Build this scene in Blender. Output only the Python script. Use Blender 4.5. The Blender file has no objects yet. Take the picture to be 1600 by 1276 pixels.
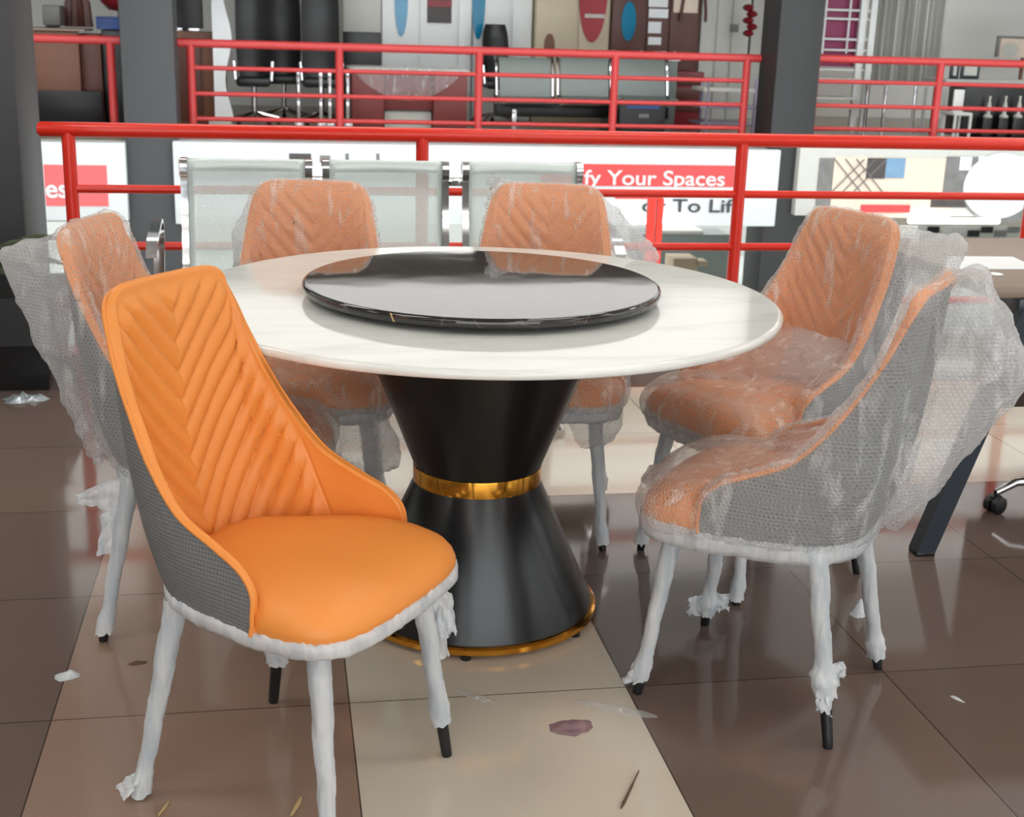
import bpy, bmesh, math, random
from math import sin, cos, pi, radians, sqrt
from mathutils import Vector, Matrix, noise
from mathutils.kdtree import KDTree
random.seed(7)
scn = bpy.context.scene
COL = scn.collection

# ------------------------------------------------------------------ camera
F_PX, CAM_H, YAW, PITCH, ROLL = 2057.17, 1.3861, 0.1806, 0.2863, 0.0312
_cy, _sy = cos(YAW), sin(YAW)
FW = Vector((_sy*cos(PITCH), _cy*cos(PITCH), -sin(PITCH)))
_rt = Vector((_cy, -_sy, 0)); _up = _rt.cross(FW)
RT = _rt*cos(ROLL) + _up*sin(ROLL); UP = -_rt*sin(ROLL) + _up*cos(ROLL)
EYE = Vector((0, 0, CAM_H))
def ray(x, y): return FW + RT*((x-800)/F_PX) - UP*((y-638)/F_PX)
def at_y(x, y, Y):                      # a measured photo point at depth Y
    d = ray(x, y); return EYE + d*(Y/d.y)
def at_z(x, y, z):                      # a measured photo point at height z
    d = ray(x, y); return EYE + d*((z-CAM_H)/d.z)
cd = bpy.data.cameras.new('camera'); cam = bpy.data.objects.new('camera', cd); COL.objects.link(cam)
cd.sensor_fit = 'HORIZONTAL'; cd.sensor_width = 36; cd.lens = 36*F_PX/1600
cam.matrix_world = Matrix(((RT.x, UP.x, -FW.x, EYE.x), (RT.y, UP.y, -FW.y, EYE.y), (RT.z, UP.z, -FW.z, EYE.z), (0, 0, 0, 1)))
cd.clip_start = .05; cd.clip_end = 200
cd.dof.use_dof = True; cd.dof.focus_distance = 2.75; cd.dof.aperture_fstop = 9.0
scn.camera = cam

# --------------------------------------------------------------- materials
def lin(c):
    c /= 255.0
    return c/12.92 if c <= .04045 else ((c+.055)/1.055)**2.4
def rgb(r, g, b): return (lin(r), lin(g), lin(b), 1)
class NT:
    def __init__(s, name):
        s.m = bpy.data.materials.new(name); s.m.use_nodes = True
        s.n = s.m.node_tree.nodes; s.l = s.m.node_tree.links
        s.b = s.n['Principled BSDF']; s.out = s.n['Material Output']
    def add(s, t, **kw):
        n = s.n.new(t)
        for k, v in kw.items():
            if k.startswith('i_'):
                key = k[2:]; n.inputs[int(key) if key.isdigit() else key].default_value = v
            else: setattr(n, k, v)
        return n
    def link(s, a, b): s.l.new(a, b)
    def math(s, op, a, b=None, c=None):
        n = s.n.new('ShaderNodeMath'); n.operation = op
        for i, v in enumerate((a, b, c)):
            if v is None: continue
            if isinstance(v, (int, float)): n.inputs[i].default_value = v
            else: s.l.new(v, n.inputs[i])
        return n.outputs[0]
    def mix(s, f, a, b):
        n = s.n.new('ShaderNodeMix'); n.data_type = 'RGBA'
        for i, v in ((0, f), (6, a), (7, b)):
            if isinstance(v, (int, float, tuple)): n.inputs[i].default_value = v
            else: s.l.new(v, n.inputs[i])
        return n.outputs[2]
    def bump(s, h, strength=.2, dist=.01):
        n = s.n.new('ShaderNodeBump'); n.inputs['Strength'].default_value = strength; n.inputs['Distance'].default_value = dist
        s.l.new(h, n.inputs['Height']); s.l.new(n.outputs[0], s.b.inputs['Normal']); return n
    def obj(s): return s.add('ShaderNodeTexCoord').outputs['Object']
    def gen(s):
        return s.add('ShaderNodeNewGeometry').outputs['Position']
def pbr(name, col, rough=.5, metal=0, var=.06, vscale=8, bump=0, bscale=60, spec=.5, coat=0, emit=0):
    t = NT(name); t.b.inputs['Roughness'].default_value = rough; t.b.inputs['Metallic'].default_value = metal
    t.b.inputs['Specular IOR Level'].default_value = spec; t.b.inputs['Coat Weight'].default_value = coat
    t.b.inputs['Coat Roughness'].default_value = .05
    c = rgb(*col); co = t.obj()
    nz = t.add('ShaderNodeTexNoise', i_Scale=vscale, i_Detail=3.0); t.link(co, nz.inputs['Vector'])
    d = tuple(x*(1-var) for x in c[:3])+(1,); u = tuple(min(1, x*(1+var)) for x in c[:3])+(1,)
    t.link(t.mix(nz.outputs[0], d, u), t.b.inputs['Base Color'])
    if bump:
        n2 = t.add('ShaderNodeTexNoise', i_Scale=bscale, i_Detail=2.0); t.link(co, n2.inputs['Vector']); t.bump(n2.outputs[0], bump, .004)
    if emit:
        t.b.inputs['Emission Color'].default_value = c; t.b.inputs['Emission Strength'].default_value = emit
    return t.m
M = {}
M['orange'] = pbr('orange_leather', (232, 144, 66), .42, var=.03, vscale=3, bump=.12, bscale=380, spec=.4)
def gray_weave():
    t = NT('grey_woven_leather'); co = t.obj()
    sp = t.add('ShaderNodeSeparateXYZ'); t.link(co, sp.inputs[0])
    a = t.math('ADD', sp.outputs[0], sp.outputs[1]); 
    p = t.math('SINE', t.math('MULTIPLY', t.math('ADD', a, sp.outputs[2]), 420)); q = t.math('SINE', t.math('MULTIPLY', t.math('SUBTRACT', a, sp.outputs[2]), 420))
    h = t.math('MULTIPLY', p, q); hh = t.math('MULTIPLY_ADD', h, .5, .5)
    t.link(t.mix(hh, rgb(100, 101, 102), rgb(128, 128, 127)), t.b.inputs['Base Color'])
    t.b.inputs['Roughness'].default_value = .42; t.bump(hh, .45, .003); return t.m
M['grey'] = gray_weave()
M['black_leg'] = pbr('black_powder_coat', (22, 22, 24), .4)
def foam():
    t = NT('white_foam_sheet'); co = t.obj()
    mp = t.add('ShaderNodeMapping'); mp.inputs['Scale'].default_value = (60, 60, 9); mp.inputs['Rotation'].default_value = (.3, .45, 0); t.link(co, mp.inputs[0])
    nz = t.add('ShaderNodeTexNoise', i_Scale=1.0, i_Detail=4.0, i_Distortion=.6); t.link(mp.outputs[0], nz.inputs['Vector'])
    rp = t.add('ShaderNodeValToRGB'); rp.color_ramp.elements[0].position = .35; rp.color_ramp.elements[0].color = rgb(218, 226, 232)
    rp.color_ramp.elements[1].position = .62; rp.color_ramp.elements[1].color = rgb(250, 250, 250); t.link(nz.outputs[0], rp.inputs[0])
    t.link(rp.outputs[0], t.b.inputs['Base Color']); t.b.inputs['Roughness'].default_value = .45
    t.b.inputs['Subsurface Weight'].default_value = 0; t.bump(nz.outputs[0], .5, .006)
    tr = t.add('ShaderNodeBsdfTranslucent'); tr.inputs[0].default_value = rgb(235, 238, 240)
    mx = t.add('ShaderNodeMixShader'); mx.inputs[0].default_value = .3; t.link(t.b.outputs[0], mx.inputs[1]); t.link(tr.outputs[0], mx.inputs[2])
    tp = t.add('ShaderNodeBsdfTransparent'); m2 = t.add('ShaderNodeMixShader'); m2.inputs[0].default_value = .16
    t.link(mx.outputs[0], m2.inputs[1]); t.link(tp.outputs[0], m2.inputs[2]); t.link(m2.outputs[0], t.out.inputs[0]); return t.m
M['foam'] = foam()
def bubble(base=.18, amp=.26, name='bubble_wrap_film', dots=True, tint=(252, 252, 252)):
    t = NT(name); uv = t.add('ShaderNodeUVMap').outputs[0]
    sp = t.add('ShaderNodeSeparateXYZ'); t.link(uv, sp.inputs[0])
    def cell(off):
        a = t.math('SUBTRACT', t.math('FRACT', t.math('ADD', t.math('MULTIPLY', sp.outputs[0], 1/.0095), off)), .5)
        b = t.math('MULTIPLY', t.math('SUBTRACT', t.math('FRACT', t.math('ADD', t.math('MULTIPLY', sp.outputs[1], 1/.01645), off)), .5), 1.732)
        return t.math('SQRT', t.math('ADD', t.math('MULTIPLY', a, a), t.math('MULTIPLY', b, b)))
    d = t.math('MINIMUM', cell(0.0), cell(.5))
    mr = t.add('ShaderNodeMapRange', interpolation_type='SMOOTHSTEP'); mr.inputs[1].default_value = .5; mr.inputs[2].default_value = .26
    t.link(d, mr.inputs[0]); dome = mr.outputs[0]
    ring = t.math('SUBTRACT', 1.0, t.math('MULTIPLY', t.math('ABSOLUTE', t.math('SUBTRACT', d, .41)), 9.0)); ring = t.math('MAXIMUM', ring, 0.0)
    co = t.obj(); nz = t.add('ShaderNodeTexNoise', i_Scale=11.0, i_Detail=3.0, i_Distortion=.8); t.link(co, nz.inputs['Vector'])
    mp = t.add('ShaderNodeMapping'); mp.inputs['Scale'].default_value = (34, 26, 5); mp.inputs['Rotation'].default_value = (.5, .55, .3); t.link(co, mp.inputs[0])
    st = t.add('ShaderNodeTexNoise', i_Scale=1.0, i_Detail=3.0, i_Distortion=.4); t.link(mp.outputs[0], st.inputs['Vector'])
    fold_glint = t.math('MULTIPLY', t.math('MAXIMUM', t.math('SUBTRACT', st.outputs[0], .56), 0.0), 4.5)  # crease streaks, their highlights painted in as whiter film
    lw = t.add('ShaderNodeLayerWeight', i_Blend=.35)
    fac = t.math('ADD', base, t.math('MULTIPLY', ring, amp if dots else 0.0))
    fac = t.math('ADD', fac, t.math('MULTIPLY', fold_glint, .55))
    loose = t.add('ShaderNodeAttribute', attribute_name='loose'); fac = t.math('ADD', fac, t.math('MULTIPLY', loose.outputs['Fac'], .14))
    fac = t.math('ADD', fac, t.math('MULTIPLY', lw.outputs['Facing'], .2)); fac = t.math('MINIMUM', fac, .9)
    hgt = t.math('ADD', t.math('MULTIPLY', dome, .6 if dots else 0.0), t.math('ADD', t.math('MULTIPLY', nz.outputs[0], .8), t.math('MULTIPLY', st.outputs[0], 1.2)))
    t.b.inputs['Base Color'].default_value = rgb(*tint); t.b.inputs['Roughness'].default_value = .16; t.b.inputs['Specular IOR Level'].default_value = .9
    t.bump(hgt, .9, .004)
    trl = t.add('ShaderNodeBsdfTranslucent'); trl.inputs[0].default_value = rgb(*tint)
    m1 = t.add('ShaderNodeMixShader'); m1.inputs[0].default_value = .35; t.link(t.b.outputs[0], m1.inputs[1]); t.link(trl.outputs[0], m1.inputs[2])
    tp = t.add('ShaderNodeBsdfTransparent'); tp.inputs[0].default_value = (.97, .975, .98, 1)
    m2 = t.add('ShaderNodeMixShader'); t.link(fac, m2.inputs[0]); t.link(tp.outputs[0], m2.inputs[1]); t.link(m1.outputs[0], m2.inputs[2])
    t.link(m2.outputs[0], t.out.inputs[0]); return t.m
M['bubble'] = bubble()
M['film'] = bubble(.25, 0, 'clear_plastic_film', False)
M['red'] = pbr('red_gloss_paint', (224, 46, 28), .28, var=.04, spec=.5)
M['red_far_dim'] = pbr('dimmed_red_paint', (190, 56, 56), .4, var=.05)  # same rail red, with the far side's dimmer light put into the colour
M['pillar'] = pbr('charcoal_paint', (64, 65, 67), .5, var=.05, vscale=2)
M['pillar_dark'] = pbr('dark_charcoal_paint', (40, 40, 41), .5, var=.05, vscale=2)
M['gold'] = pbr('polished_gold', (226, 160, 62), .12, 1.0, var=.03)
M['base_black'] = pbr('satin_black_metal', (17, 17, 18), .27, 0, var=.05, spec=.55)
M['chrome'] = pbr('chrome', (214, 214, 216), .1, 1.0, var=.02)
M['white'] = pbr('white_laminate', (226, 228, 226), .4, var=.03)
M['black'] = pbr('black_plastic', (20, 20, 21), .35)
M['blackleather'] = pbr('black_leather', (24, 24, 25), .4, bump=.2, bscale=30)
M['cream'] = pbr('cream_laminate', (206, 192, 164), .45, var=.05)
M['palegrey'] = pbr('pale_grey_laminate', (196, 196, 188), .45)
M['greywall'] = pbr('light_grey_paint', (206, 207, 204), .7, var=.03, vscale=1)
M['blueglass'] = pbr('blue_glass', (28, 132, 172), .15, spec=.7)
M['mirror'] = pbr('mirror_glass', (150, 60, 66), .08, .6)
M['wood'] = pbr('dark_brown_wood', (88, 46, 34), .4, var=.2, vscale=5)
M['redwood'] = pbr('reddish_wood', (124, 58, 56), .4, var=.18, vscale=5)
M['brown'] = pbr('brown_wood', (120, 78, 58), .45, var=.15, vscale=4)
M['desktop'] = pbr('taupe_laminate', (140, 122, 106), .38, var=.06, vscale=12)
M['deskdark'] = pbr('dark_taupe_edge', (84, 70, 62), .4)
M['steelblue'] = pbr('blue_black_steel', (34, 44, 54), .35, 0, spec=.6)
M['paper'] = pbr('white_paper', (236, 238, 240), .6, var=.03, vscale=14)
M['magenta'] = pbr('magenta_panel', (136, 52, 88), .6)
M['greyfabric'] = pbr('grey_curtain', (186, 186, 180), .8, var=.1, vscale=3)
M['blue'] = pbr('blue_plastic', (32, 64, 124), .4)
M['darkred'] = pbr('dark_red_plastic', (128, 30, 40), .35)
M['lilac'] = pbr('lilac_metal', (150, 140, 166), .35, .3)
M['bench_grey'] = pbr('steel_grey_sheet', (120, 128, 124), .4, .2)
M['cardboard'] = pbr('cardboard', (190, 172, 146), .8)
M['leaf'] = pbr('dusty_leaf', (92, 100, 78), .5, var=.25, vscale=20)
M['tan'] = pbr('tan_straw', (190, 160, 112), .7)
M['twig'] = pbr('dark_brown_scrap', (92, 66, 48), .8)
M['purple'] = pbr('purple_brown_paper', (140, 110, 114), .7, var=.25, vscale=60)
M['silver'] = pbr('silver_wrapper', (180, 190, 196), .25, .5, var=.2, vscale=60, bump=.6, bscale=80)
M['signwhite'] = pbr('white_sign_panel', (216, 221, 221), .35, var=.015)
M['signred'] = pbr('red_sign_vinyl', (216, 66, 66), .4, var=.08, vscale=3)
M['signpink'] = pbr('light_red_sign_vinyl', (226, 96, 98), .4, var=.06, vscale=3)
M['signblack'] = pbr('black_sign_letters', (44, 48, 52), .4)
M['picgrey'] = pbr('grey_photo_print', (120, 118, 116), .5, var=.4, vscale=9)
M['picdark'] = pbr('dark_photo_print', (70, 64, 62), .5, var=.4, vscale=9)
M['picblue'] = pbr('blue_photo_print', (116, 152, 182), .5, var=.25, vscale=7)
M['picbeige'] = pbr('beige_photo_print', (226, 208, 190), .5, var=.12, vscale=6)
M['picwhite'] = pbr('pale_photo_print', (226, 230, 236), .5, var=.06, vscale=5)
M['slab'] = pbr('olive_concrete', (142, 136, 116), .7, var=.12)
M['ceil'] = pbr('white_ceiling_paint', (228, 228, 226), .8, var=.02, vscale=1)
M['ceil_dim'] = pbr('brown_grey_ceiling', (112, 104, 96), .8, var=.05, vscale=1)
M['farwall'] = pbr('white_wall_paint', (238, 238, 234), .7, var=.02, vscale=1)
M['fascia'] = pbr('white_fascia_paint', (238, 234, 230), .8, var=.05, vscale=1)
M['lowfloor'] = pbr('pale_lower_floor', (196, 200, 194), .3, var=.05, vscale=2)
M['lamp'] = pbr('added_panel_glow', (255, 252, 246), .5, var=0, emit=6.5)  # glow of the added overhead panels
M['tube'] = pbr('lit_tube', (255, 255, 255), .5, var=0, emit=3)
def perforated():
    t = NT('perforated_seat_steel'); co = t.add('ShaderNodeUVMap').outputs[0]; sp = t.add('ShaderNodeSeparateXYZ'); t.link(co, sp.inputs[0])
    def cell(off):
        a = t.math('SUBTRACT', t.math('FRACT', t.math('ADD', t.math('MULTIPLY', sp.outputs[0], 1/.0105), off)), .5)
        b = t.math('MULTIPLY', t.math('SUBTRACT', t.math('FRACT', t.math('ADD', t.math('MULTIPLY', sp.outputs[1], 1/.0105), off)), .5), 1.0)
        return t.math('SQRT', t.math('ADD', t.math('MULTIPLY', a, a), t.math('MULTIPLY', b, b)))
    d = t.math('MINIMUM', cell(0.0), cell(.5)); hole = t.math('LESS_THAN', d, .18)
    # plain margins: no holes near the rolled edge or the sides
    ok = t.math('MULTIPLY', t.math('GREATER_THAN', sp.outputs[1], .10), t.math('LESS_THAN', t.math('ABSOLUTE', sp.outputs[0]), .185))
    hole = t.math('MULTIPLY', hole, ok)
    t.b.inputs['Base Color'].default_value = rgb(216, 226, 222); t.b.inputs['Metallic'].default_value = .12; t.b.inputs['Roughness'].default_value = .33
    tp = t.add('ShaderNodeBsdfTransparent'); mx = t.add('ShaderNodeMixShader'); t.link(hole, mx.inputs[0]); t.link(t.b.outputs[0], mx.inputs[1]); t.link(tp.outputs[0], mx.inputs[2])
    t.link(mx.outputs[0], t.out.inputs[0]); return t.m
M['perf'] = perforated()
def marble_white():
    t = NT('white_marble'); co = t.obj()
    mp = t.add('ShaderNodeMapping'); mp.inputs['Scale'].default_value = (1.2, 5.5, 1); mp.inputs['Rotation'].default_value = (0, 0, .12); t.link(co, mp.inputs[0])
    nz = t.add('ShaderNodeTexNoise', i_Scale=2.2, i_Detail=8.0, i_Roughness=.6, i_Distortion=.8); t.link(mp.outputs[0], nz.inputs['Vector'])
    rp = t.add('ShaderNodeValToRGB'); e = rp.color_ramp.elements; e[0].position = .3; e[0].color = rgb(214, 217, 211); e[1].position = .6; e[1].color = rgb(232, 233, 228)
    k = e.new(.47); k.color = rgb(228, 230, 225); t.link(nz.outputs[0], rp.inputs[0]); t.link(rp.outputs[0], t.b.inputs['Base Color'])
    t.b.inputs['Roughness'].default_value = .07; return t.m
M['marble'] = marble_white()
def marble_black():
    t = NT('black_marble'); co = t.obj()
    nz = t.add('ShaderNodeTexNoise', i_Scale=4.5, i_Detail=6.0, i_Roughness=.55, i_Distortion=2.2); t.link(co, nz.inputs['Vector'])
    v = t.math('MAXIMUM', t.math('SUBTRACT', 1.0, t.math('MULTIPLY', t.math('ABSOLUTE', t.math('SUBTRACT', nz.outputs[0], .5)), 70.0)), 0.0)
    n2 = t.add('ShaderNodeTexNoise', i_Scale=2.0); t.link(co, n2.inputs['Vector']); v = t.math('MULTIPLY', v, t.math('MULTIPLY', n2.outputs[0], .5))
    t.link(t.mix(v, rgb(36, 32, 31), rgb(150, 140, 132)), t.b.inputs['Base Color'])
    t.b.inputs['Roughness'].default_value = .035; t.b.inputs['Specular IOR Level'].default_value = .6; t.b.inputs['Coat Weight'].default_value = .3; t.b.inputs['Coat Roughness'].default_value = .02
    n3 = t.add('ShaderNodeTexNoise', i_Scale=7.0, i_Detail=1.0); t.link(co, n3.inputs['Vector']); t.bump(n3.outputs[0], .03, .01); return t.m
M['blackmarble'] = marble_black()
X0, Y0, TS = -.4721, 2.4961, .6
def floor_mat():
    t = NT('polished_floor_tiles'); sp = t.add('ShaderNodeSeparateXYZ'); t.link(t.gen(), sp.inputs[0]); x, y = sp.outputs[0], sp.outputs[1]
    def edge(v, o):
        f = t.math('FRACT', t.math('ADD', t.math('DIVIDE', t.math('SUBTRACT', v, o), TS), 40.0))
        return t.math('LESS_THAN', t.math('MINIMUM', f, t.math('SUBTRACT', 1.0, f)), .0026)
    grout = t.math('MAXIMUM', edge(x, X0), edge(y, Y0))
    def rng(v, a, b): return t.math('MULTIPLY', t.math('GREATER_THAN', v, a), t.math('LESS_THAN', v, b))
    strip = rng(x, X0+TS, X0+2*TS); cross = t.math('MULTIPLY', rng(y, Y0+2*TS, Y0+4*TS), t.math('GREATER_THAN', x, X0+TS))
    strip = t.math('MULTIPLY', strip, t.math('LESS_THAN', y, Y0+4*TS)); cream = t.math('MAXIMUM', strip, cross)
    mid_sheen = rng(x, X0, X0+TS)  # same brown tile, this column painted lighter for its differing reflection
    nz = t.add('ShaderNodeTexNoise', i_Scale=3.0, i_Detail=5.0); t.link(t.gen(), nz.inputs['Vector'])
    n2 = t.add('ShaderNodeTexNoise', i_Scale=160.0, i_Detail=2.0); t.link(t.gen(), n2.inputs['Vector'])
    # one flat tone per tile
    ix = t.math('FLOOR', t.math('DIVIDE', t.math('SUBTRACT', x, X0), TS)); iy = t.math('FLOOR', t.math('DIVIDE', t.math('SUBTRACT', y, Y0), TS))
    cb = t.add('ShaderNodeCombineXYZ'); t.link(ix, cb.inputs[0]); t.link(iy, cb.inputs[1]); wn = t.add('ShaderNodeTexWhiteNoise', noise_dimensions='2D'); t.link(cb.outputs[0], wn.inputs['Vector'])
    br = t.mix(wn.outputs[0], rgb(102, 86, 78), rgb(113, 96, 87)); br = t.mix(mid_sheen, br, rgb(150, 124, 108))
    br = t.mix(t.math('MULTIPLY', n2.outputs[0], .25), br, rgb(84, 68, 60))
    cr = t.mix(nz.outputs[0], rgb(196, 184, 166), rgb(208, 198, 182))
    c = t.mix(cream, br, cr); c = t.mix(t.math('MULTIPLY', grout, .85), c, rgb(40, 32, 28)); t.link(c, t.b.inputs['Base Color'])
    n4 = t.add('ShaderNodeTexNoise', i_Scale=5.0, i_Detail=4.0); t.link(t.gen(), n4.inputs['Vector'])
    t.link(t.math('MULTIPLY_ADD', n4.outputs[0], .10, .03), t.b.inputs['Roughness']); t.b.inputs['Specular IOR Level'].default_value = .55
    n3 = t.add('ShaderNodeTexNoise', i_Scale=3.0, i_Detail=1.0); t.link(t.gen(), n3.inputs['Vector']); t.bump(n3.outputs[0], .03, .01); return t.m
M['floor'] = floor_mat()
M['slabgrey'] = pbr('far_floor', (150, 140, 124), .3, var=.08, vscale=2)

# ----------------------------------------------------------------- helpers
def link(name, me, mat, parent=None, smooth=True, ang=40):
    o = bpy.data.objects.new(name, me); COL.objects.link(o)
    if mat is not None and not me.materials: me.materials.append(M[mat] if isinstance(mat, str) else mat)
    if smooth:
        me.shade_smooth()
        try: me.set_sharp_from_angle(angle=radians(ang))
        except Exception: pass
    if parent is not None: o.parent = parent
    return o
class MB:
    """collects shapes into ONE mesh"""
    def __init__(s): s.v = []; s.f = []; s.uv = None
    def add(s, v, f):
        o = len(s.v); s.v += [tuple(p) for p in v]; s.f += [tuple(i+o for i in q) for q in f]; return s
    def box(s, lo, hi, bev=0, rot=0, piv=None):
        bm = bmesh.new(); bmesh.ops.create_cube(bm, size=1)
        sz = [hi[i]-lo[i] for i in range(3)]; ce = [(hi[i]+lo[i])/2 for i in range(3)]
        for v in bm.verts: v.co = Vector((v.co.x*sz[0], v.co.y*sz[1], v.co.z*sz[2]))
        if bev: bmesh.ops.bevel(bm, geom=bm.edges[:], offset=min(bev, min(sz)*.45), segments=2, affect='EDGES', profile=.5)
        R = Matrix.Rotation(rot, 4, 'Z') if rot else Matrix.Identity(4)
        bm.verts.ensure_lookup_table(); bm.verts.index_update()
        vs = []
        for v in bm.verts:
            p = v.co+Vector(ce)
            if rot:
                c = Vector(piv if piv else ce); p = R @ (p-c)+c
            vs.append(p)
        s.add(vs, [[v.index for v in f.verts] for f in bm.faces]); bm.free(); return s
    def tube(s, pts, r, n=12, cap=True, closed=False):
        pts = [Vector(p) for p in pts]; m = len(pts); rr = r if isinstance(r, (list, tuple)) else [r]*m
        vs, fs = [], []; up = None
        for i, p in enumerate(pts):
            a = pts[(i-1) % m] if (i or closed) else pts[0]; b = pts[(i+1) % m] if (i < m-1 or closed) else pts[-1]
            t = (b-a).normalized()
            if up is None:
                up = Vector((0, 0, 1)) if abs(t.z) < .9 else Vector((1, 0, 0))
            up = (up-t*up.dot(t)).normalized(); sd = t.cross(up)
            for k in range(n): vs.append(p+(up*cos(2*pi*k/n)+sd*sin(2*pi*k/n))*rr[i])
        L = m if closed else m-1
        for i in range(L):
            j = (i+1) % m
            for k in range(n): fs.append((i*n+k, i*n+(k+1) % n, j*n+(k+1) % n, j*n+k))
        if cap and not closed: fs.append(tuple(range(n))[::-1]); fs.append(tuple((m-1)*n+k for k in range(n)))
        return s.add(vs, fs)
    def lathe(s, prof, n=64, c=(0, 0, 0)):
        vs, fs = [], []; m = len(prof)
        for r, z in prof:
            for k in range(n): vs.append((c[0]+r*cos(2*pi*k/n), c[1]+r*sin(2*pi*k/n), c[2]+z))
        for i in range(m-1):
            for k in range(n): fs.append((i*n+k, i*n+(k+1) % n, (i+1)*n+(k+1) % n, (i+1)*n+k))
        if prof[0][0] > 1e-5: fs.append(tuple(range(n))[::-1])
        if prof[-1][0] > 1e-5: fs.append(tuple((m-1)*n+k for k in range(n)))
        return s.add(vs, fs)
    def grid(s, rows, closed_u=False, closed_v=False):
        h, w = len(rows), len(rows[0]); vs = [p for r in rows for p in r]; fs = []
        for i in range(h if closed_v else h-1):
            for j in range(w if closed_u else w-1):
                fs.append((i*w+j, i*w+(j+1) % w, ((i+1) % h)*w+(j+1) % w, ((i+1) % h)*w+j))
        return s.add(vs, fs)
    def prism(s, poly, y0, y1):          # outline in (x,z) extruded along y
        n = len(poly); vs = [(x, y0, z) for x, z in poly]+[(x, y1, z) for x, z in poly]
        fs = [tuple(range(n)), tuple(range(2*n-1, n-1, -1))]+[(i, n+i, n+(i+1) % n, (i+1) % n) for i in range(n)]
        return s.add(vs, fs)
    def hull(s, pts):
        bm = bmesh.new()
        for p in pts: bm.verts.new(p)
        bmesh.ops.convex_hull(bm, input=bm.verts[:])
        loose = [v for v in bm.verts if not v.link_faces]; bmesh.ops.delete(bm, geom=loose, context='VERTS')
        bm.verts.index_update(); bm.verts.ensure_lookup_table()
        s.add([v.co.copy() for v in bm.verts], [[v.index for v in f.verts] for f in bm.faces]); bm.free(); return s
    def mesh(s, name):
        me = bpy.data.meshes.new(name); me.from_pydata([tuple(v) for v in s.v], [], s.f); me.update()
        bm = bmesh.new(); bm.from_mesh(me); bmesh.ops.recalc_face_normals(bm, faces=bm.faces[:]); bm.to_mesh(me); bm.free(); return me
    def build(s, name, mat, parent=None, smooth=True, ang=40):
        return link(name, s.mesh(name), mat, parent, smooth, ang)
def tag(o, label=None, cat=None, group=None, kind=None):
    if label: o['label'] = label
    if cat: o['category'] = cat
    if group: o['group'] = group
    if kind: o['kind'] = kind
    return o
def thing(name, label, cat, loc=(0, 0, 0), rotz=0, group=None):
    o = bpy.data.objects.new(name, None); COL.objects.link(o); o.location = loc; o.rotation_euler = (0, 0, rotz); o.empty_display_size = .1
    return tag(o, label, cat, group)
def struct(name, mb, mat): return tag(mb.build(name, mat), kind='structure')
def catmull(P, u):
    n = len(P)-1; i = min(int(u*n), n-1); t = u*n-i
    p = [Vector(P[max(0, min(n, i+k))]) for k in (-1, 0, 1, 2)]
    return .5*((2*p[1])+(p[2]-p[0])*t+(2*p[0]-5*p[1]+4*p[2]-p[3])*t*t+(-p[0]+3*p[1]-3*p[2]+p[3])*t**3)
def sst(a, b, x):
    t = max(0, min(1, (x-a)/(b-a))); return t*t*(3-2*t)
def recenter(o, loc):
    """put a mesh object's origin at loc without moving it"""
    o.data.transform(Matrix.Translation(-Vector(loc))); o.location = loc; return o

# ============================================================ DINING CHAIRS
RIM = [(0, -.290, .925), (.075, -.287, .925), (.125, -.281, .921), (.152, -.274, .902), (.166, -.258, .865), (.178, -.232, .80), (.19, -.19, .72), (.203, -.143, .648),
       (.213, -.08, .580), (.219, -.0, .541), (.226, .055, .516), (.231, .084, .484), (.236, .088, .444), (.238, .086, .412)]
BOT = [(0, -.205, .41), (.055, -.204, .41), (.105, -.193, .41), (.145, -.172, .41), (.172, -.145, .41), (.19, -.115, .41), (.203, -.08, .41), (.212, -.045, .41),
       (.22, -.005, .41), (.227, .035, .41), (.232, .062, .41), (.236, .078, .41), (.2375, .084, .41), (.238, .0855, .4095)]
NU, NV = 200, 120
def shell_pt(u, v):
    a = abs(u); B = catmull(BOT, a); R = catmull(RIM, a); p = B.lerp(R, v)
    H = max(0, R.z-.41)
    out = Vector((B.x*1.0, B.y-.03, 0)); out = out.normalized() if out.length > 1e-4 else Vector((0, -1, 0))
    p = p+out*((.010+.016*(1-sst(.15, .42, a)))*min(1, H/.3))*sin(pi*min(1, v**.75))*(1-.25*v)
    if u < 0: p.x = -p.x
    return p
_us = [-1+2*i/(2*NU) for i in range(2*NU+1)]; _vs = [j/NV for j in range(NV+1)]
OUT = [[shell_pt(u, v) for u in _us] for v in _vs]
def nrm(i, j):
    a = OUT[i][min(j+1, 2*NU)]-OUT[i][max(j-1, 0)]; b = OUT[min(i+1, NV)][j]-OUT[max(i-1, 0)][j]
    n = a.cross(b)
    return n.normalized() if n.length > 1e-9 else Vector((0, -1, 0))
NRM = [[nrm(i, j) for j in range(2*NU+1)] for i in range(NV+1)]
for i in range(NV+1):                      # the wing tips borrow a stable normal
    for j in list(range(0, 8))+list(range(2*NU-7, 2*NU+1)):
        NRM[i][j] = Vector((-1 if j < 9 else 1, 0, 0))
if NRM[NV//2][NU].y > 0:
    NRM = [[-n for n in r] for r in NRM]
    for i in range(NV+1):
        for j in list(range(0, 8))+list(range(2*NU-7, 2*NU+1)): NRM[i][j] = Vector((-1 if j < 9 else 1, 0, 0))
SX = [[0.0]*(2*NU+1) for _ in range(NV+1)]
for i in range(NV+1):
    for j in range(1, NU+1):
        for sg in (1, -1):
            a, b = OUT[i][NU+sg*j], OUT[i][NU+sg*(j-1)]; SX[i][NU+sg*j] = SX[i][NU+sg*(j-1)]+sqrt((a.x-b.x)**2+(a.y-b.y)**2)
def thick(u): a = abs(u); return .009*(1-sst(.4, .95, a))+.011
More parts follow.
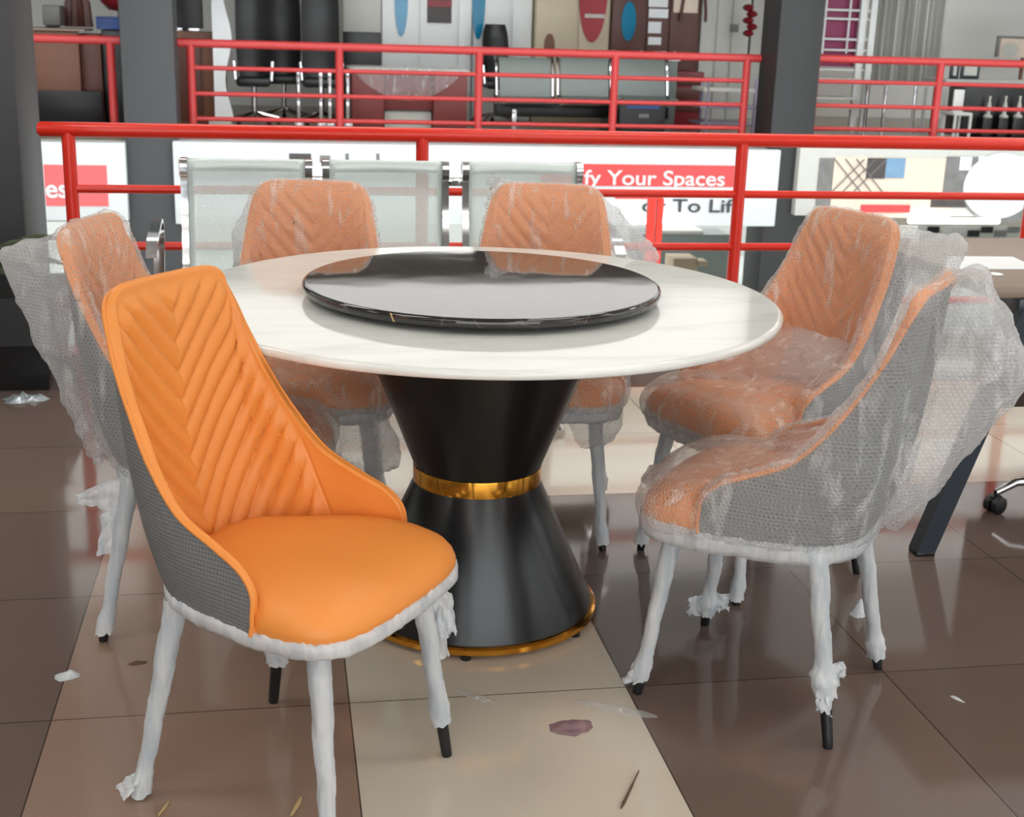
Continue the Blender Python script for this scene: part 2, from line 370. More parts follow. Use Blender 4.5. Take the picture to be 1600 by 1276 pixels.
def chair_meshes():
    D = {}
    m = MB(); m.grid(OUT); D['back_shell'] = m.mesh('back_shell')
    # orange lining: rim roll + quilted inner face
    rows = []; KR = 7
    for k in range(KR+1):
        a = pi*k/KR; row = []
        for j, u in enumerate(_us):
            t = thick(u); P = OUT[NV][j]; n = NRM[NV-2][j]; w = (OUT[NV][j]-OUT[NV-3][j])
            if abs(u) > .95: w = Vector((0, 1, .2))
            w.normalize(); row.append(P-n*(t/2)*(1-cos(a))+w*(t*.42)*sin(a))
        rows.append(row)
    rimkd = KDTree(2*NU+1)
    for j in range(2*NU+1): rimkd.insert(OUT[NV][j], j)
    rimkd.balance()
    L = [0]*(2*NU+1)
    for j in range(2*NU+1): L[j] = (OUT[NV][j]-OUT[0][j]).length
    for i in range(NV-1, -1, -1):
        row = []; v = _vs[i]
        for j, u in enumerate(_us):
            t = thick(u); P = OUT[i][j]; n = NRM[i][j]; q = P-n*t
            db = rimkd.find(P)[2]                           # distance to the rim
            m_ = sst(.006, .042, db)*(1-sst(.46, .54, abs(u)))
            ph = ((q.z-1.12*SX[i][j])/.054+20) % 1.0
            puff = .0122*(max(1e-6, sin(pi*ph)))**.45
            q = q-n*((puff-.0035)*m_)
            q = q+n*.0022*math.exp(-((abs(u)-.545)/.008)**2)*sst(.005, .03, db)   # seam between quilted panel and plain wing
            q = q-n*.004*sst(0, .06, db)*(1-sst(.6, .9, abs(u)))                   # padding
            row.append(q)
        rows.append(row)
    m = MB(); m.grid(rows); D['backrest'] = m.mesh('backrest'); D['_inner'] = rows[KR+1:]
    m = MB(); m.tube([OUT[NV][j]+NRM[NV-2][j]*.0015 for j in range(0, 2*NU+1)], .0038, 8); D['piping'] = m.mesh('piping')
    # seat cushion
    def outline(t):
        c, s_ = cos(t), sin(t); n = 5.4; k = (abs(c)**n+abs(s_)**n)**(-1/n); x, y = k*c, k*s_
        hw = .207+.028*sst(-.6, .5, y)-.085*sst(.1, 1, -y); X = hw*x; Y = .032+.222*y
        if y > 0: Y -= .02*abs(x)**2.2*y
        else: Y += .03*abs(x)**2
        return X, Y
    prof = [(0, .483), (.3, .4825), (.55, .480), (.75, .476), (.87, .469), (.94, .459), (.98, .447), (1, .434), (1, .420), (.985, .411), (.96, .407), (0, .407)]
    rows = [[Vector((outline(2*pi*k/96)[0]*s_, .02+(outline(2*pi*k/96)[1]-.02)*s_, z-(.008*max(0, (outline(2*pi*k/96)[1]*s_-.12)/.13) if z > .43 else 0))) for k in range(96)] for s_, z in prof]
    m = MB(); m.grid(rows, closed_u=True); D['seat'] = m.mesh('seat'); D['_outline'] = outline
    m = MB(); rows = [[(outline(2*pi*k/48)[0]*s_, outline(2*pi*k/48)[1]*s_, z) for k in range(48)] for s_, z in ((.9, .409), (.94, .405), (.94, .384), (.9, .38), (0, .38))]
    m.grid(rows, closed_u=True); D['seat_frame'] = m.mesh('seat_frame')
    return D
CM = chair_meshes()
def _ring(n):
    """under-seat outline: the shell's bottom edge, then the cushion's front edge"""
    o = CM['_outline']; side = [catmull(BOT, k/30) for k in range(30)]
    fr = [o(pi*k/80) for k in range(81)]; fr = [(x, y) for x, y in fr if y > .10]
    P = [Vector((p.x, p.y, 0)) for p in side]+[Vector((x, y, 0)) for x, y in fr]+[Vector((-p.x, p.y, 0)) for p in side[:0:-1]]
    P.append(P[0]); L = [0]
    for a, b in zip(P[:-1], P[1:]): L.append(L[-1]+(b-a).length)
    out = []; k = 0
    for i in range(n):
        d = L[-1]*i/n
        while L[k+1] < d: k += 1
        out.append(P[k].lerp(P[k+1], (d-L[k])/max(1e-9, L[k+1]-L[k])))
    return out
RING = _ring(240)
def frame_wrap(seed, drop=0):
    rows = []; n = 240
    for zi, (s_, z) in enumerate(((.985, .4165), (1.012, .414), (1.02, .405), (1.015, .394), (.985, .385), (.93, .382), (.8, .388))):
        row = []
        for k in range(n):
            x, y = RING[k].x, RING[k].y-.02; nz = noise.noise((x*22+seed, y*22, z*60)); n2 = noise.noise((x*60+seed*3, y*60, 5))
            w = 1+.018*nz; zz = z+.003*n2+(.006*noise.noise((x*130+seed, y*130, 2)) if zi < 2 else 0)-(drop*min(1, zi/4))
            row.append((x*s_*w, y*s_*w+.02, zz))
        rows.append(row)
    m = MB(); m.grid(rows, closed_u=True); return m.mesh('foam_wrap')
LEGS = [(.2, .21), (-.2, .21), (.2, -.21), (-.2, -.21)]   # front right, front left, rear right, rear left
def leg_axis(k, z):
    fx, fy = LEGS[k]; tx, ty = fx*.80, (fy*.78 if fy > 0 else fy*.66); t = z/.39
    return Vector((fx+(tx-fx)*t, fy+(ty-fy)*t, z))
def leg_mesh(k):
    m = MB(); zs = [0, .004, .02, .1, .2, .3, .36, .39]; m.tube([leg_axis(k, z) for z in zs], [.0095, .0105, .011, .0125, .014, .016, .0172, .018], 16); return m.mesh('leg')
_leg = [leg_mesh(k) for k in range(4)]
def leg_wrap(k, zend, seed, ragged=.5, bunch=0):
    rows = []; n = 28; N = 44
    for i in range(N+1):
        z = .398-(.398-zend)*i/N; c = leg_axis(k, z); r0 = .0108+.0085*z/.39+.0022; row = []
        for a in range(n):
            t = 2*pi*a/n; sp = sin(t+z*52+seed)                     # spiral of the wound strip
            nz = noise.noise((cos(t)*1.6+seed*7, sin(t)*1.6, z*26)); r = r0+.0009*max(-1, min(1, sp*12))+.0014*nz+.0008*noise.noise((t*2, z*120, seed))
            if z < zend+.055: r += (.006*ragged)*(1-(z-zend)/.055)*(1+1.1*noise.noise((cos(t)*3+seed, sin(t)*3, z*70)))
            if bunch: r += bunch*math.exp(-((z-zend-.035)/.022)**2)*(1+.8*noise.noise((cos(t)*2.2, sin(t)*2.2+seed, z*90)))
            r = max(r, .0117+.0076*z/.39)
            zz = z+(.011*ragged*noise.noise((cos(t)*2.5, sin(t)*2.5, seed*5)) if i > N-4 else 0)
            row.append(c+Vector((cos(t)*r, sin(t)*r, max(.002, zz)-z)))
        rows.append(row)
    m = MB(); m.grid(rows, closed_u=True); return m.mesh('foam_wrap')
def ragged_flap(P, Q, R, S, seed, n=14):                  # a torn limp strip of foam between four corners
    rows = []
    for i in range(n+1):
        row = []
        for j in range(n+1):
            u, v = i/n, j/n; a = Vector(P).lerp(Vector(Q), u); b = Vector(S).lerp(Vector(R), u); p = a.lerp(b, v)
            e = noise.noise((u*6+seed, v*6, 1)); p += Vector((noise.noise((u*4, v*4, seed)), noise.noise((u*4, v*4, seed+9)), .4*e))*.012
            if j == n or i == n: p += Vector((0, 0, .012*noise.noise((u*19, v*19, seed))))
            row.append(p)
        rows.append(row)
    m = MB(); m.grid(rows); me = m.mesh('foam_flap'); return me
def box_uv(me):
    uv = me.uv_layers.new(name='UVMap')
    for p in me.polygons:
        n = p.normal; a = max(range(3), key=lambda k: abs(n[k])*(1.15 if k == 1 else 1))
        for li in p.loop_indices:
            c = me.vertices[me.loops[li].vertex_index].co
            uv.data[li].uv = (c.y, c.z) if a == 0 else ((c.x, c.z) if a == 1 else (c.x, c.y))
def voxel(mb, vox, smooth_it=4, smooth_f=.5):
    me = mb.mesh('tmp'); o = bpy.data.objects.new('tmp', me); COL.objects.link(o)
    md = o.modifiers.new('r', 'REMESH'); md.mode = 'VOXEL'; md.voxel_size = vox
    ms = o.modifiers.new('s', 'SMOOTH'); ms.factor = smooth_f; ms.iterations = smooth_it
    dg = bpy.context.evaluated_depsgraph_get(); dg.update(); ev = o.evaluated_get(dg); r = bpy.data.meshes.new_from_object(ev)
    bpy.data.objects.remove(o); bpy.data.meshes.remove(me); return r
def bubble_wrap_mesh(ears, seed, zmin=.402):
    mb = MB()
    # solid of shell (outer + inner) and seat
    inner = CM['_inner'][::-1]; rows = [list(r) for r in OUT]+[list(r) for r in inner[::-1]]
    mb.grid(rows, closed_v=True); 
    w = len(OUT[0]); h = len(rows)
    mb.f.append(tuple(i*w for i in range(h))); mb.f.append(tuple(i*w+w-1 for i in range(h-1, -1, -1)))
    m2 = MB()
    o = CM['_outline']
    m2.grid([[Vector((o(2*pi*k/64)[0]*s_, o(2*pi*k/64)[1]*s_, z)) for k in range(64)] for s_, z in ((0, .492), (.6, .49), (.9, .475), (1, .44), (1, .415), (.95, .404), (0, .404))], closed_u=True)
    mb.add(m2.v, m2.f)
    core = [Vector(p) for p in mb.v[::5]]
    # film bridging the hollow between backrest and seat
    mb.hull([(-.2, -.20, .60), (.2, -.20, .60), (-.21, .06, .50), (.21, .06, .50), (0, -.17, .58), (-.2, -.15, .47), (.2, -.15, .47), (0, .08, .49)])
    for e in ears: mb.hull(e)
    me = voxel(mb, .0085, 5, .6)
    kd = KDTree(len(core))
    for k, p in enumerate(core): kd.insert(p, k)
    kd.balance(); lo = [sst(.02, .06, kd.find(v.co)[2]) for v in me.vertices]     # film hanging free of the chair
    at = me.attributes.new('loose', 'FLOAT', 'POINT')
    for k, q in enumerate(lo): at.data[k].value = q
    bm = bmesh.new(); bm.from_mesh(me); bm.normal_update(); bm.verts.ensure_lookup_table()
    ns = [v.normal.copy() for v in bm.verts]
    for v, n, q in zip(bm.verts, ns, lo):
        c = v.co.copy()
        a = noise.noise((c.x*9+seed, c.y*9, c.z*5)); b = noise.noise((c.x*26+c.z*8+seed, c.y*26, c.z*7)); k = 1-abs(noise.noise((c.x*14-c.z*6, c.y*12+seed, c.z*9-c.x*5)))
        d = abs(noise.noise((c.x*13+c.z*4+seed, c.y*11-c.z*5, c.z*3.5+c.y*3)))
        v.co = c+n*(.0165+.005*a+.003*b+.009*max(0, k-.86)/.14*.5+q*(.008*(1-4*min(.25, d))-.004))
    kill = [f for f in bm.faces if f.calc_center_median().z < zmin+.006 and f.normal.z < -.3 and abs(f.calc_center_median().x) < .19 and -.2 < f.calc_center_median().y < .2]
    bmesh.ops.delete(bm, geom=kill, context='FACES'); bm.to_mesh(me); bm.free()
    me.name = 'bubble_wrap'; box_uv(me); return me
def make_chair(label, loc, deg, wraps, ears=None, seed=0, flaps=()):
    root = thing('dining_chair', label, 'chair', (loc[0], loc[1], 0), radians(deg-90), 'dining chairs around the marble table')
    link('backrest', CM['backrest'], 'orange', root, ang=75)
    sh = link('back_shell', CM['back_shell'], 'grey', root); tag(sh, 'grey woven-look outer shell')
    link('piping', CM['piping'], 'orange', sh)
    link('seat', CM['seat'], 'orange', root, ang=60)
    fr = link('seat_frame', CM['seat_frame'], 'black_leg', root)
    link('foam_wrap', frame_wrap(seed, 0 if ears is None else .016), 'foam', fr, ang=80)
    for k in range(4):
        lg = link('leg', _leg[k], 'black_leg', root)
        ze, rg, bu = wraps[k]
        if ze is not None: link('foam_wrap', leg_wrap(k, ze, seed*4+k, rg, bu), 'foam', lg, ang=80)
        for (kk, me) in flaps:
            if kk == k: link('foam_flap', me, 'foam', lg, ang=80)
    if ears is not None:
        b = link('bubble_wrap', bubble_wrap_mesh(ears, seed), 'bubble', root, ang=180); tag(b, 'clear bubble wrap bag over the seat and back')
    return root
def strip_pts(pts, x0, x1): return [(x0, y, z) for y, z in pts]+[(x1, y, z) for y, z in pts]
CH = {}
CH['O'] = make_chair('unwrapped bright orange quilted chair with grey shell, nearest on the left', (.018, 2.234), -37.0,
    [(.0, .4, 0), (.075, .7, .004), (.004, .8, .002), (.10, .9, .008)], None, 1,
    [(1, ragged_flap(leg_axis(1, .385)+Vector((-.01, .015, 0)), leg_axis(1, .37)+Vector((-.034, .042, 0)), leg_axis(1, .265)+Vector((-.036, .044, 0)), leg_axis(1, .25)+Vector((-.01, .012, 0)), 23)),
     (1, ragged_flap(leg_axis(1, .375)+Vector((-.012, .02, 0)), leg_axis(1, .22)+Vector((-.02, .03, 0)), leg_axis(1, .19)+Vector((-.01, -.01, 0)), leg_axis(1, .34)+Vector((-.045, -.02, 0)), 3)),
     (2, ragged_flap(leg_axis(2, .05)+Vector((.012, .01, 0)), leg_axis(2, .012)+Vector((.045, .0, 0)), leg_axis(2, .006)+Vector((.01, -.05, 0)), leg_axis(2, .045)+Vector((0, -.02, 0)), 5))])
CH['FR'] = make_chair('bubble-wrapped orange chair at front right, its wrap corner flaring out behind', (1.034, 2.49), 141.0,
    [(.03, .9, .009), (.035, .7, .004), (.03, .8, .006), (.105, .9, .009)],
    [strip_pts([(-.27, .90), (-.24, .70), (-.325, .945)], -.10, .13)+[(.0, -.455, .79), (.02, -.458, .77), (0, -.372, .62), (.02, -.372, .62), (-.1, -.26, .50), (.12, -.26, .50), (0, -.24, .41)],
     [(.08, .24, .47), (.22, .2, .46), (.12, .36, .37), (.17, .35, .33), (.1, .25, .40), (.22, .2, .40)]], 2,
    [(3, ragged_flap(leg_axis(3, .17)+Vector((.01, -.012, 0)), leg_axis(3, .165)+Vector((.045, -.03, 0)), leg_axis(3, .135)+Vector((.05, -.03, 0)), leg_axis(3, .125)+Vector((.01, -.012, 0)), 11)),
     (3, ragged_flap(leg_axis(3, .155)+Vector((-.012, -.012, 0)), leg_axis(3, .15)+Vector((-.014, .012, 0)), leg_axis(3, .085)+Vector((-.03, .012, 0)), leg_axis(3, .08)+Vector((-.026, -.022, 0)), 12)),
     (0, ragged_flap(leg_axis(0, .09)+Vector((.01, -.012, 0)), leg_axis(0, .08)+Vector((.03, -.04, 0)), leg_axis(0, .035)+Vector((.045, -.04, 0)), leg_axis(0, .03)+Vector((.015, -.012, 0)), 13)),
     (0, ragged_flap(leg_axis(0, .085)+Vector((-.01, .012, 0)), leg_axis(0, .08)+Vector((-.03, .035, 0)), leg_axis(0, .04)+Vector((-.045, .035, 0)), leg_axis(0, .025)+Vector((-.01, .012, 0)), 14)),
     (1, ragged_flap(leg_axis(1, .08)+Vector((-.012, .0, 0)), leg_axis(1, .07)+Vector((-.012, .022, 0)), leg_axis(1, .025)+Vector((-.02, .03, 0)), leg_axis(1, .03)+Vector((-.02, .0, 0)), 15))])
CH['RB'] = make_chair('bubble-wrapped orange chair at right, behind the front right one', (1.234, 3.143), 201.5,
    [(.02, .8, .004), (.012, .6, .004), (.03, .7, .004), (.05, .9, .01)],
    [[(-.15, -.27, .91), (-.18, -.24, .8), (-.16, -.3, .88), (-.2, -.22, .62), (-.33, -.31, .905), (-.325, -.32, .885), (-.245, -.33, .76), (-.21, -.3, .56), (-.18, -.24, .5)]], 3)
CH['BR'] = make_chair('bubble-wrapped orange chair behind the table, right of its pair, loose plastic at its shoulder', (.714, 3.510), -103.3,
    [(.02, .8, .004), (.02, .8, .004), (.03, .8, .004), (.03, .8, .004)],
    [[(-.15, -.27, .90), (-.18, -.24, .8), (-.16, -.3, .86), (-.33, -.30, .735), (-.325, -.32, .72), (-.245, -.3, .70), (-.2, -.2, .62)],
     [(.15, -.28, .91), (.17, -.26, .85), (.178, -.285, .96), (.09, -.29, .915), (.1, -.3, .91)],
     [(-.09, .2, .40), (-.225, .2, .40), (-.22, .17, .36), (-.2, .22, .31), (-.12, .2, .30), (-.1, .14, .39)]], 4)
CH['BL'] = make_chair('bubble-wrapped orange chair behind the table, left of its pair', (.072, 3.53), -95.0,
    [(.02, .8, .004), (.02, .8, .004), (.03, .8, .004), (.03, .8, .004)],
    [[(.15, -.28, .90), (.18, -.25, .8), (.215, -.29, .78), (.22, -.3, .72), (.2, -.2, .6)],
     [(-.03, .23, .41), (-.2, .2, .42), (-.22, .22, .33), (-.25, .2, .25), (-.13, .26, .2), (-.06, .25, .28), (-.1, .12, .39)]], 5)
CH['L'] = make_chair('bubble-wrapped orange chair at far left, partly behind the unwrapped chair', (-.154, 2.980), -16.6,
    [(.02, .8, .004), (.02, .8, .004), (.02, .9, .003), (.03, .8, .004)],
    [[(.15, -.27, .90), (.05, -.29, .91), (.18, -.23, .75), (.11, -.425, .865), (.09, -.43, .86), (.1, -.35, .715), (.12, -.29, .575), (.15, -.22, .41), (.02, -.24, .5)]], 6,
    [(2, ragged_flap(leg_axis(2, .395)+Vector((0, -.01, 0)), leg_axis(2, .35)+Vector((.03, -.11, 0)), leg_axis(2, .325)+Vector((.02, -.10, 0)), leg_axis(2, .30)+Vector((0, -.012, 0)), 8)),
     (2, ragged_flap(leg_axis(2, .33)+Vector((.0, -.01, 0)), leg_axis(2, .30)+Vector((.01, -.045, 0)), leg_axis(2, .20)+Vector((.0, -.05, 0)), leg_axis(2, .21)+Vector((0, -.012, 0)), 18))])

# ==================================================================== TABLE
TX, TY = .458, 2.945                                   # pedestal
tb = thing('dining_table', 'round white marble dining table on a black hourglass pedestal with gold trim', 'table', (TX, TY, 0))
ZT, R_T = .768, .694; CX, CY = .009, .05               # top, set slightly back on its pedestal
MB().lathe([(0, ZT), (R_T-.012, ZT), (R_T-.010, ZT), (R_T-.004, ZT-.0015), (R_T, ZT-.005), (R_T, ZT-.015), (R_T-.004, ZT-.0185), (R_T-.03, ZT-.0195), (0, ZT-.0195)], 160, (CX, CY, 0)).build('tabletop', 'marble', tb, ang=50)
ped = MB().lathe([(0, .7485), (.294, .7485), (.295, .743), (.152, .374), (.146, .372), (.146, .336), (.152, .334), (.287, .034), (.287, .030), (0, .030)], 128).build('pedestal', 'base_black', tb, ang=30)
MB().lathe([(.147, .335), (.153, .3345), (.1535, .338), (.1535, .370), (.153, .3735), (.147, .373)], 128).build('waist_band', 'gold', ped, ang=30); tag(ped.children[0], 'polished gold band')
rg = MB().lathe([(.28, .030), (.292, .030), (.298, .026), (.298, .014), (.294, .011), (.27, .011)], 128).build('base_ring', 'gold', tb, ang=30); tag(rg, 'polished gold ring')
for k in range(6):
    a = radians(18+60*k); m = MB(); m.lathe([(0, 0), (.012, 0), (.013, .003), (.013, .0115), (0, .0115)], 16, (.285*cos(a), .285*sin(a), 0)); m.build('foot_pad', 'black', tb)
ls = thing('lazy_susan', 'round black marble lazy susan in the middle of the white table', 'turntable', (TX+CX, TY+CY, ZT))
RS, ZS = .416, .014
MB().lathe([(0, ZS+.021), (RS-.0095, ZS+.021), (RS-.008, ZS+.021), (RS-.007, ZS+.0209), (RS-.002, ZS+.0185), (RS, ZS+.014), (RS, ZS+.006), (RS-.003, ZS+.001), (RS-.008, ZS), (0, ZS)], 160).build('turntable_top', 'blackmarble', ls, ang=50)
MB().lathe([(0, 0), (.15, 0), (.15, .003), (.13, .006), (.13, .0142), (0, .0142)], 64).build('bearing', 'black', ls)
_p = at_z(617, 493, ZT+ZS+.012)-Vector((TX+CX, TY+CY, 0)); _a = math.atan2(_p.y, _p.x)
m = MB()
m.add([((RS+.0006)*cos(_a+d), (RS+.0006)*sin(_a+d), z) for d, z in ((-.012, ZS+.019), (-.004, ZS+.019), (.008, ZS+.002), (.016, ZS+.002))]+[((RS-.003)*cos(_a+d), (RS-.003)*sin(_a+d), z) for d, z in ((-.012, ZS+.019), (-.004, ZS+.019), (.008, ZS+.002), (.016, ZS+.002))],
      [(0, 1, 3, 2), (4, 6, 7, 5), (0, 4, 5, 1), (2, 3, 7, 6), (0, 2, 6, 4), (1, 5, 7, 3)])
tag(m.build('vein', 'tan', ls), 'short tan vein on the rim')

# ============================================================ NEAR RAILING
YR = 5.5744
def railing(name, label, Y, xs, x0, x1, ztop, zbars, zfloor, rt, rp, rb, group=None):
    red = 'red_far_dim' if group else 'red'
    root = thing(name, label, 'railing', ((x0+x1)/2, Y, zfloor), 0, group); ox = (x0+x1)/2
    def loc(p): return Vector(p)-Vector((ox, Y, zfloor))
    n = 24; pts = [loc((x0+(x1-x0)*i/n, Y, ztop)) for i in range(n+1)]
    MB().tube([pts[0]+Vector((-.012, 0, 0))]+pts+[pts[-1]+Vector((.012, 0, 0))], [rt*.7]+[rt]*(n+1)+[rt*.7], 20).build('top_rail', red, root)
    for x in xs:
        MB().tube([loc((x, Y, zfloor)), loc((x, Y, zfloor+.012)), loc((x, Y, zfloor+.0121)), loc((x, Y, ztop))], [rp*1.9, rp*1.9, rp, rp], 16).build('post', red, root)
    sp = sorted(xs)
    for z in zbars:
        m = MB()
        a, b = (max(x0, sp[0]), min(x1, sp[-1]))
        m.tube([loc((a, Y, z)), loc((b, Y, z))], rb, 12); m.build('mid_bar', red, root)
    return root
railing('railing', 'thick red tubular railing right behind the steel waiting bench', YR, [-.818, .602, 2.004, 3.41, 4.82], -.922, 4.9, .917, [.682, .449, .2], 0, .0295, .027, .0175)

# ================================================================ FAR SIDE
YF, ZF = 13.55, .18
GF = 'far red railings across the atrium'
def xf(x, y, Y=YF): return at_y(x, y, Y).x
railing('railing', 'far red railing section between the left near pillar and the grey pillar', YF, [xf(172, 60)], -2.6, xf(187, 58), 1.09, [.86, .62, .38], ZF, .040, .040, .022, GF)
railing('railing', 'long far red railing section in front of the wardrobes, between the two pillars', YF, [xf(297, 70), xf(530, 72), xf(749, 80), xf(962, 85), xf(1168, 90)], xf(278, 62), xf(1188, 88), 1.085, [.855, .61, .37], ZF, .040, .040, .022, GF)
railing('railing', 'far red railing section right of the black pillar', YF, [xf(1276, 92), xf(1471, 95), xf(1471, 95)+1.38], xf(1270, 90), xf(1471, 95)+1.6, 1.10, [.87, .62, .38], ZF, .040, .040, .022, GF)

# far slab, pillars, fascia
struct('floor_far', MB().box((-9, 13.35, -.62), (14, 21, ZF)), 'slabgrey')
struct('trim_slab_edge', MB().box((-9, 13.25, -.02), (14, 13.35, ZF)), 'slab')
def pillar(name, x0, x1, Y0_, Y1_, z0, z1, mat='pillar'): return struct(name, MB().box((x0, Y0_, z0), (x1, Y1_, z1), .015), mat)
pillar('wall_pillar_middle', -1.41, -.92, 13.1, 13.6, -3.2, 7)
pillar('wall_pillar_right', 5.0, 5.47, 13.1, 13.6, -3.2, 7, 'pillar_dark')
_xf = at_y(26, 165, 5.63).x; _d = ray(61, 165); _yb = _xf*_d.y/_d.x
pillar('wall_pillar_left', _xf-.6, _xf, 5.63, _yb, -.3, 4.2)
def px_box(mb, x0, y0, x1, y1, Y, depth, bev=0, zlo=None, zhi=None):
    """a box whose front face fills a measured patch of the photo at depth Y"""
    a, b = at_y(x0, y0, Y), at_y(x1, y1, Y); c, d = at_y(x0, y1, Y), at_y(x1, y0, Y)
    xl, xr = (a.x+c.x)/2, (b.x+d.x)/2; zt, zb = (a.z+d.z)/2, (b.z+c.z)/2
    mb.box((xl, Y, zb if zlo is None else zlo), (xr, Y+depth, zt if zhi is None else zhi), bev); return xl, xr, zb, zt
def px_part(name, mat, parent, x0, y0, x1, y1, Y, depth, bev=0, **kw):
    m = MB(); px_box(m, x0, y0, x1, y1, Y, depth, bev, **kw); o = m.build(name, mat); 
    if parent is not None: o.parent = parent; o.matrix_parent_inverse = Matrix.Translation(-parent.location)
    return o
def px_oval(name, mat, parent, x0, y0, x1, y1, Y, depth):
    a, b = at_y(x0, y0, Y), at_y(x1, y1, Y); cx, cz, rx, rz = (a.x+b.x)/2, (a.z+b.z)/2, (b.x-a.x)/2, (a.z-b.z)/2
    m = MB(); m.prism([(cx+rx*cos(2*pi*k/40), cz+rz*sin(2*pi*k/40)) for k in range(40)], Y, Y+depth); o = m.build(name, mat); o.parent = parent
    o.matrix_parent_inverse = Matrix.Translation(-parent.location); return o
def text(body, x, y, Y, hgt_px, mat, parent, name='lettering', bold=0, width_px=None):
    cu = bpy.data.curves.new(name, 'FONT'); cu.body = body; cu.size = 1; cu.extrude = .004; cu.offset = bold
    o = bpy.data.objects.new('tmp', cu); COL.objects.link(o); dg = bpy.context.evaluated_depsgraph_get(); dg.update()
    me = bpy.data.meshes.new_from_object(o.evaluated_get(dg)); bpy.data.objects.remove(o)
    xs = [v.co.x for v in me.vertices]; zs = [v.co.y for v in me.vertices]; p = at_y(x, y, Y)
    k = hgt_px*Y/F_PX/.73; kx = k if width_px is None else (width_px*Y/F_PX)/(max(xs)-min(xs)); x_0 = min(xs)
    for v in me.vertices: v.co = Vector((p.x+(v.co.x-x_0)*kx, Y-v.co.z*k, p.z+v.co.y*k))
    ob = link(name, me, mat, None, False); ob.parent = parent; ob.matrix_parent_inverse = Matrix.Translation(-parent.location); return ob
def base(name, label, cat, x, y, Y, z=ZF, group=None):
    p = at_y(x, y, Y); return thing(name, label, cat, (p.x, Y, z), 0, group)
YS = 13.0
GS = 'sign boards along the far slab edge'
s = base('sign_board', 'white sign board with a red square reading es, at far left behind the railing', 'sign', 130, 300, YS, -.5, GS)
px_part('panel', 'signwhite', s, 40, 222, 198, 345, YS, .25, .01)
px_part('red_square', 'signpink', s, 70, 258, 168, 322, YS-.012, .012)
text('es', 72, 308, YS-.016, 28, 'signwhite', s, bold=.02)
s = base('sign_board', 'long white sign board with red band reading fy Your Spaces above or To Life', 'sign', 760, 300, YS, -.5, GS)
px_part('panel', 'signwhite', s, 272, 228, 1216, 352, YS, .28, .01)
px_part('red_band', 'signred', s, 845, 257, 1148, 291, YS-.012, .012)
text('fy Your Spaces', 912, 288, YS-.016, 24, 'signwhite', s, bold=.012, width_px=234)
text('or To Life', 1003, 331, YS-.016, 22, 'signblack', s, bold=.012, width_px=170)
for (a, b, c, d, mt) in ((452, 240, 486, 253, 'picdark'), (500, 243, 516, 254, 'picgrey'), (540, 240, 545, 254, 'picgrey'), (588, 240, 593, 254, 'picgrey'), (280, 248, 286, 275, 'darkred'), (420, 238, 450, 252, 'picwhite'), (600, 244, 622, 252, 'picwhite'), (298, 250, 430, 340, 'picwhite')):
    px_part('printed_picture', mt, s, a, b, c, d, YS-.012, .012)
tl = base('tube_light', 'white tube light under the red and white sign board', 'light', 1040, 346, YS-.1, -.6, 'tube lights below the signs')
px_part('tube', 'tube', tl, 985, 341, 1084, 350, YS-.1, .05, .02)
px_part('bracket', 'white', tl, 1000, 342, 1010, 349, YS-.055, .05)
s = base('sign_board', 'wide sign board with kitchen pictures, right of the black pillar', 'sign', 1450, 300, YS, -.5, GS)
px_part('panel', 'palegrey', s, 1246, 228, 1720, 338, YS, .28, .01)
def pic(a, b, c, d, mt, nm='printed_picture', off=.012): return px_part(nm, mt, s, a, b, c, d, YS-off, .010)
pic(1300, 246, 1490, 340, 'picbeige'); pic(1278, 247, 1300, 322, 'picgrey', off=.014); pic(1355, 247, 1384, 279, 'picdark', off=.024); pic(1384, 247, 1414, 278, 'picblue', off=.024)
pic(1476, 245, 1524, 312, 'picgrey', off=.022); pic(1500, 245, 1518, 266, 'picwhite', off=.032); pic(1524, 245, 1720, 330, 'picwhite', off=.02); pic(1345, 320, 1422, 332, 'signred', off=.024); pic(1455, 312, 1520, 324, 'picdark', off=.026)
for k in range(6):
    pa, pb = at_y(1303+k*17, 248, YS), at_y(1303+(k+2.4)*17, 300, YS)
    for sgn in (0, 1):
        m = MB(); q = [Vector((pa.x, YS-.026, pa.z)), Vector((pb.x, YS-.026, pb.z))]
        if sgn: q = [Vector((pa.x, YS-.026, pb.z)), Vector((pb.x, YS-.026, pa.z))]
        if k < 3: m.tube(q, .006, 6); o = m.build('tile_line', 'picgrey', s); o.matrix_parent_inverse = Matrix.Translation(-s.location)
px_oval('basin_rim', 'picgrey', s, 1512, 246, 1624, 350, YS-.028, .008); px_oval('round_basin', 'signwhite', s, 1512, 238, 1612, 342, YS-.036, .008)
tl = base('tube_light', 'white tube light below the kitchen picture sign', 'light', 1490, 346, YS-.1, -.6, 'tube lights below the signs')
px_part('tube', 'tube', tl, 1420, 341, 1564, 350, YS-.1, .05, .02); px_part('bracket', 'white', tl, 1440, 342, 1450, 349, YS-.055, .05)
# red steel bracket in the atrium
s = base('steel_stand', 'red steel stand with two legs under the sign band', 'stand', 1010, 390, 12.2, -3.0)
for args in ((962, 305, 1036, 311), (1010, 310, 1022, 440), (1024, 310, 1034, 440)):
    px_part('bar' if args[3] < 320 else 'leg', 'red', s, *args, 12.2, .06, .005, **({} if args[3] < 320 else {'zlo': -3.0}))

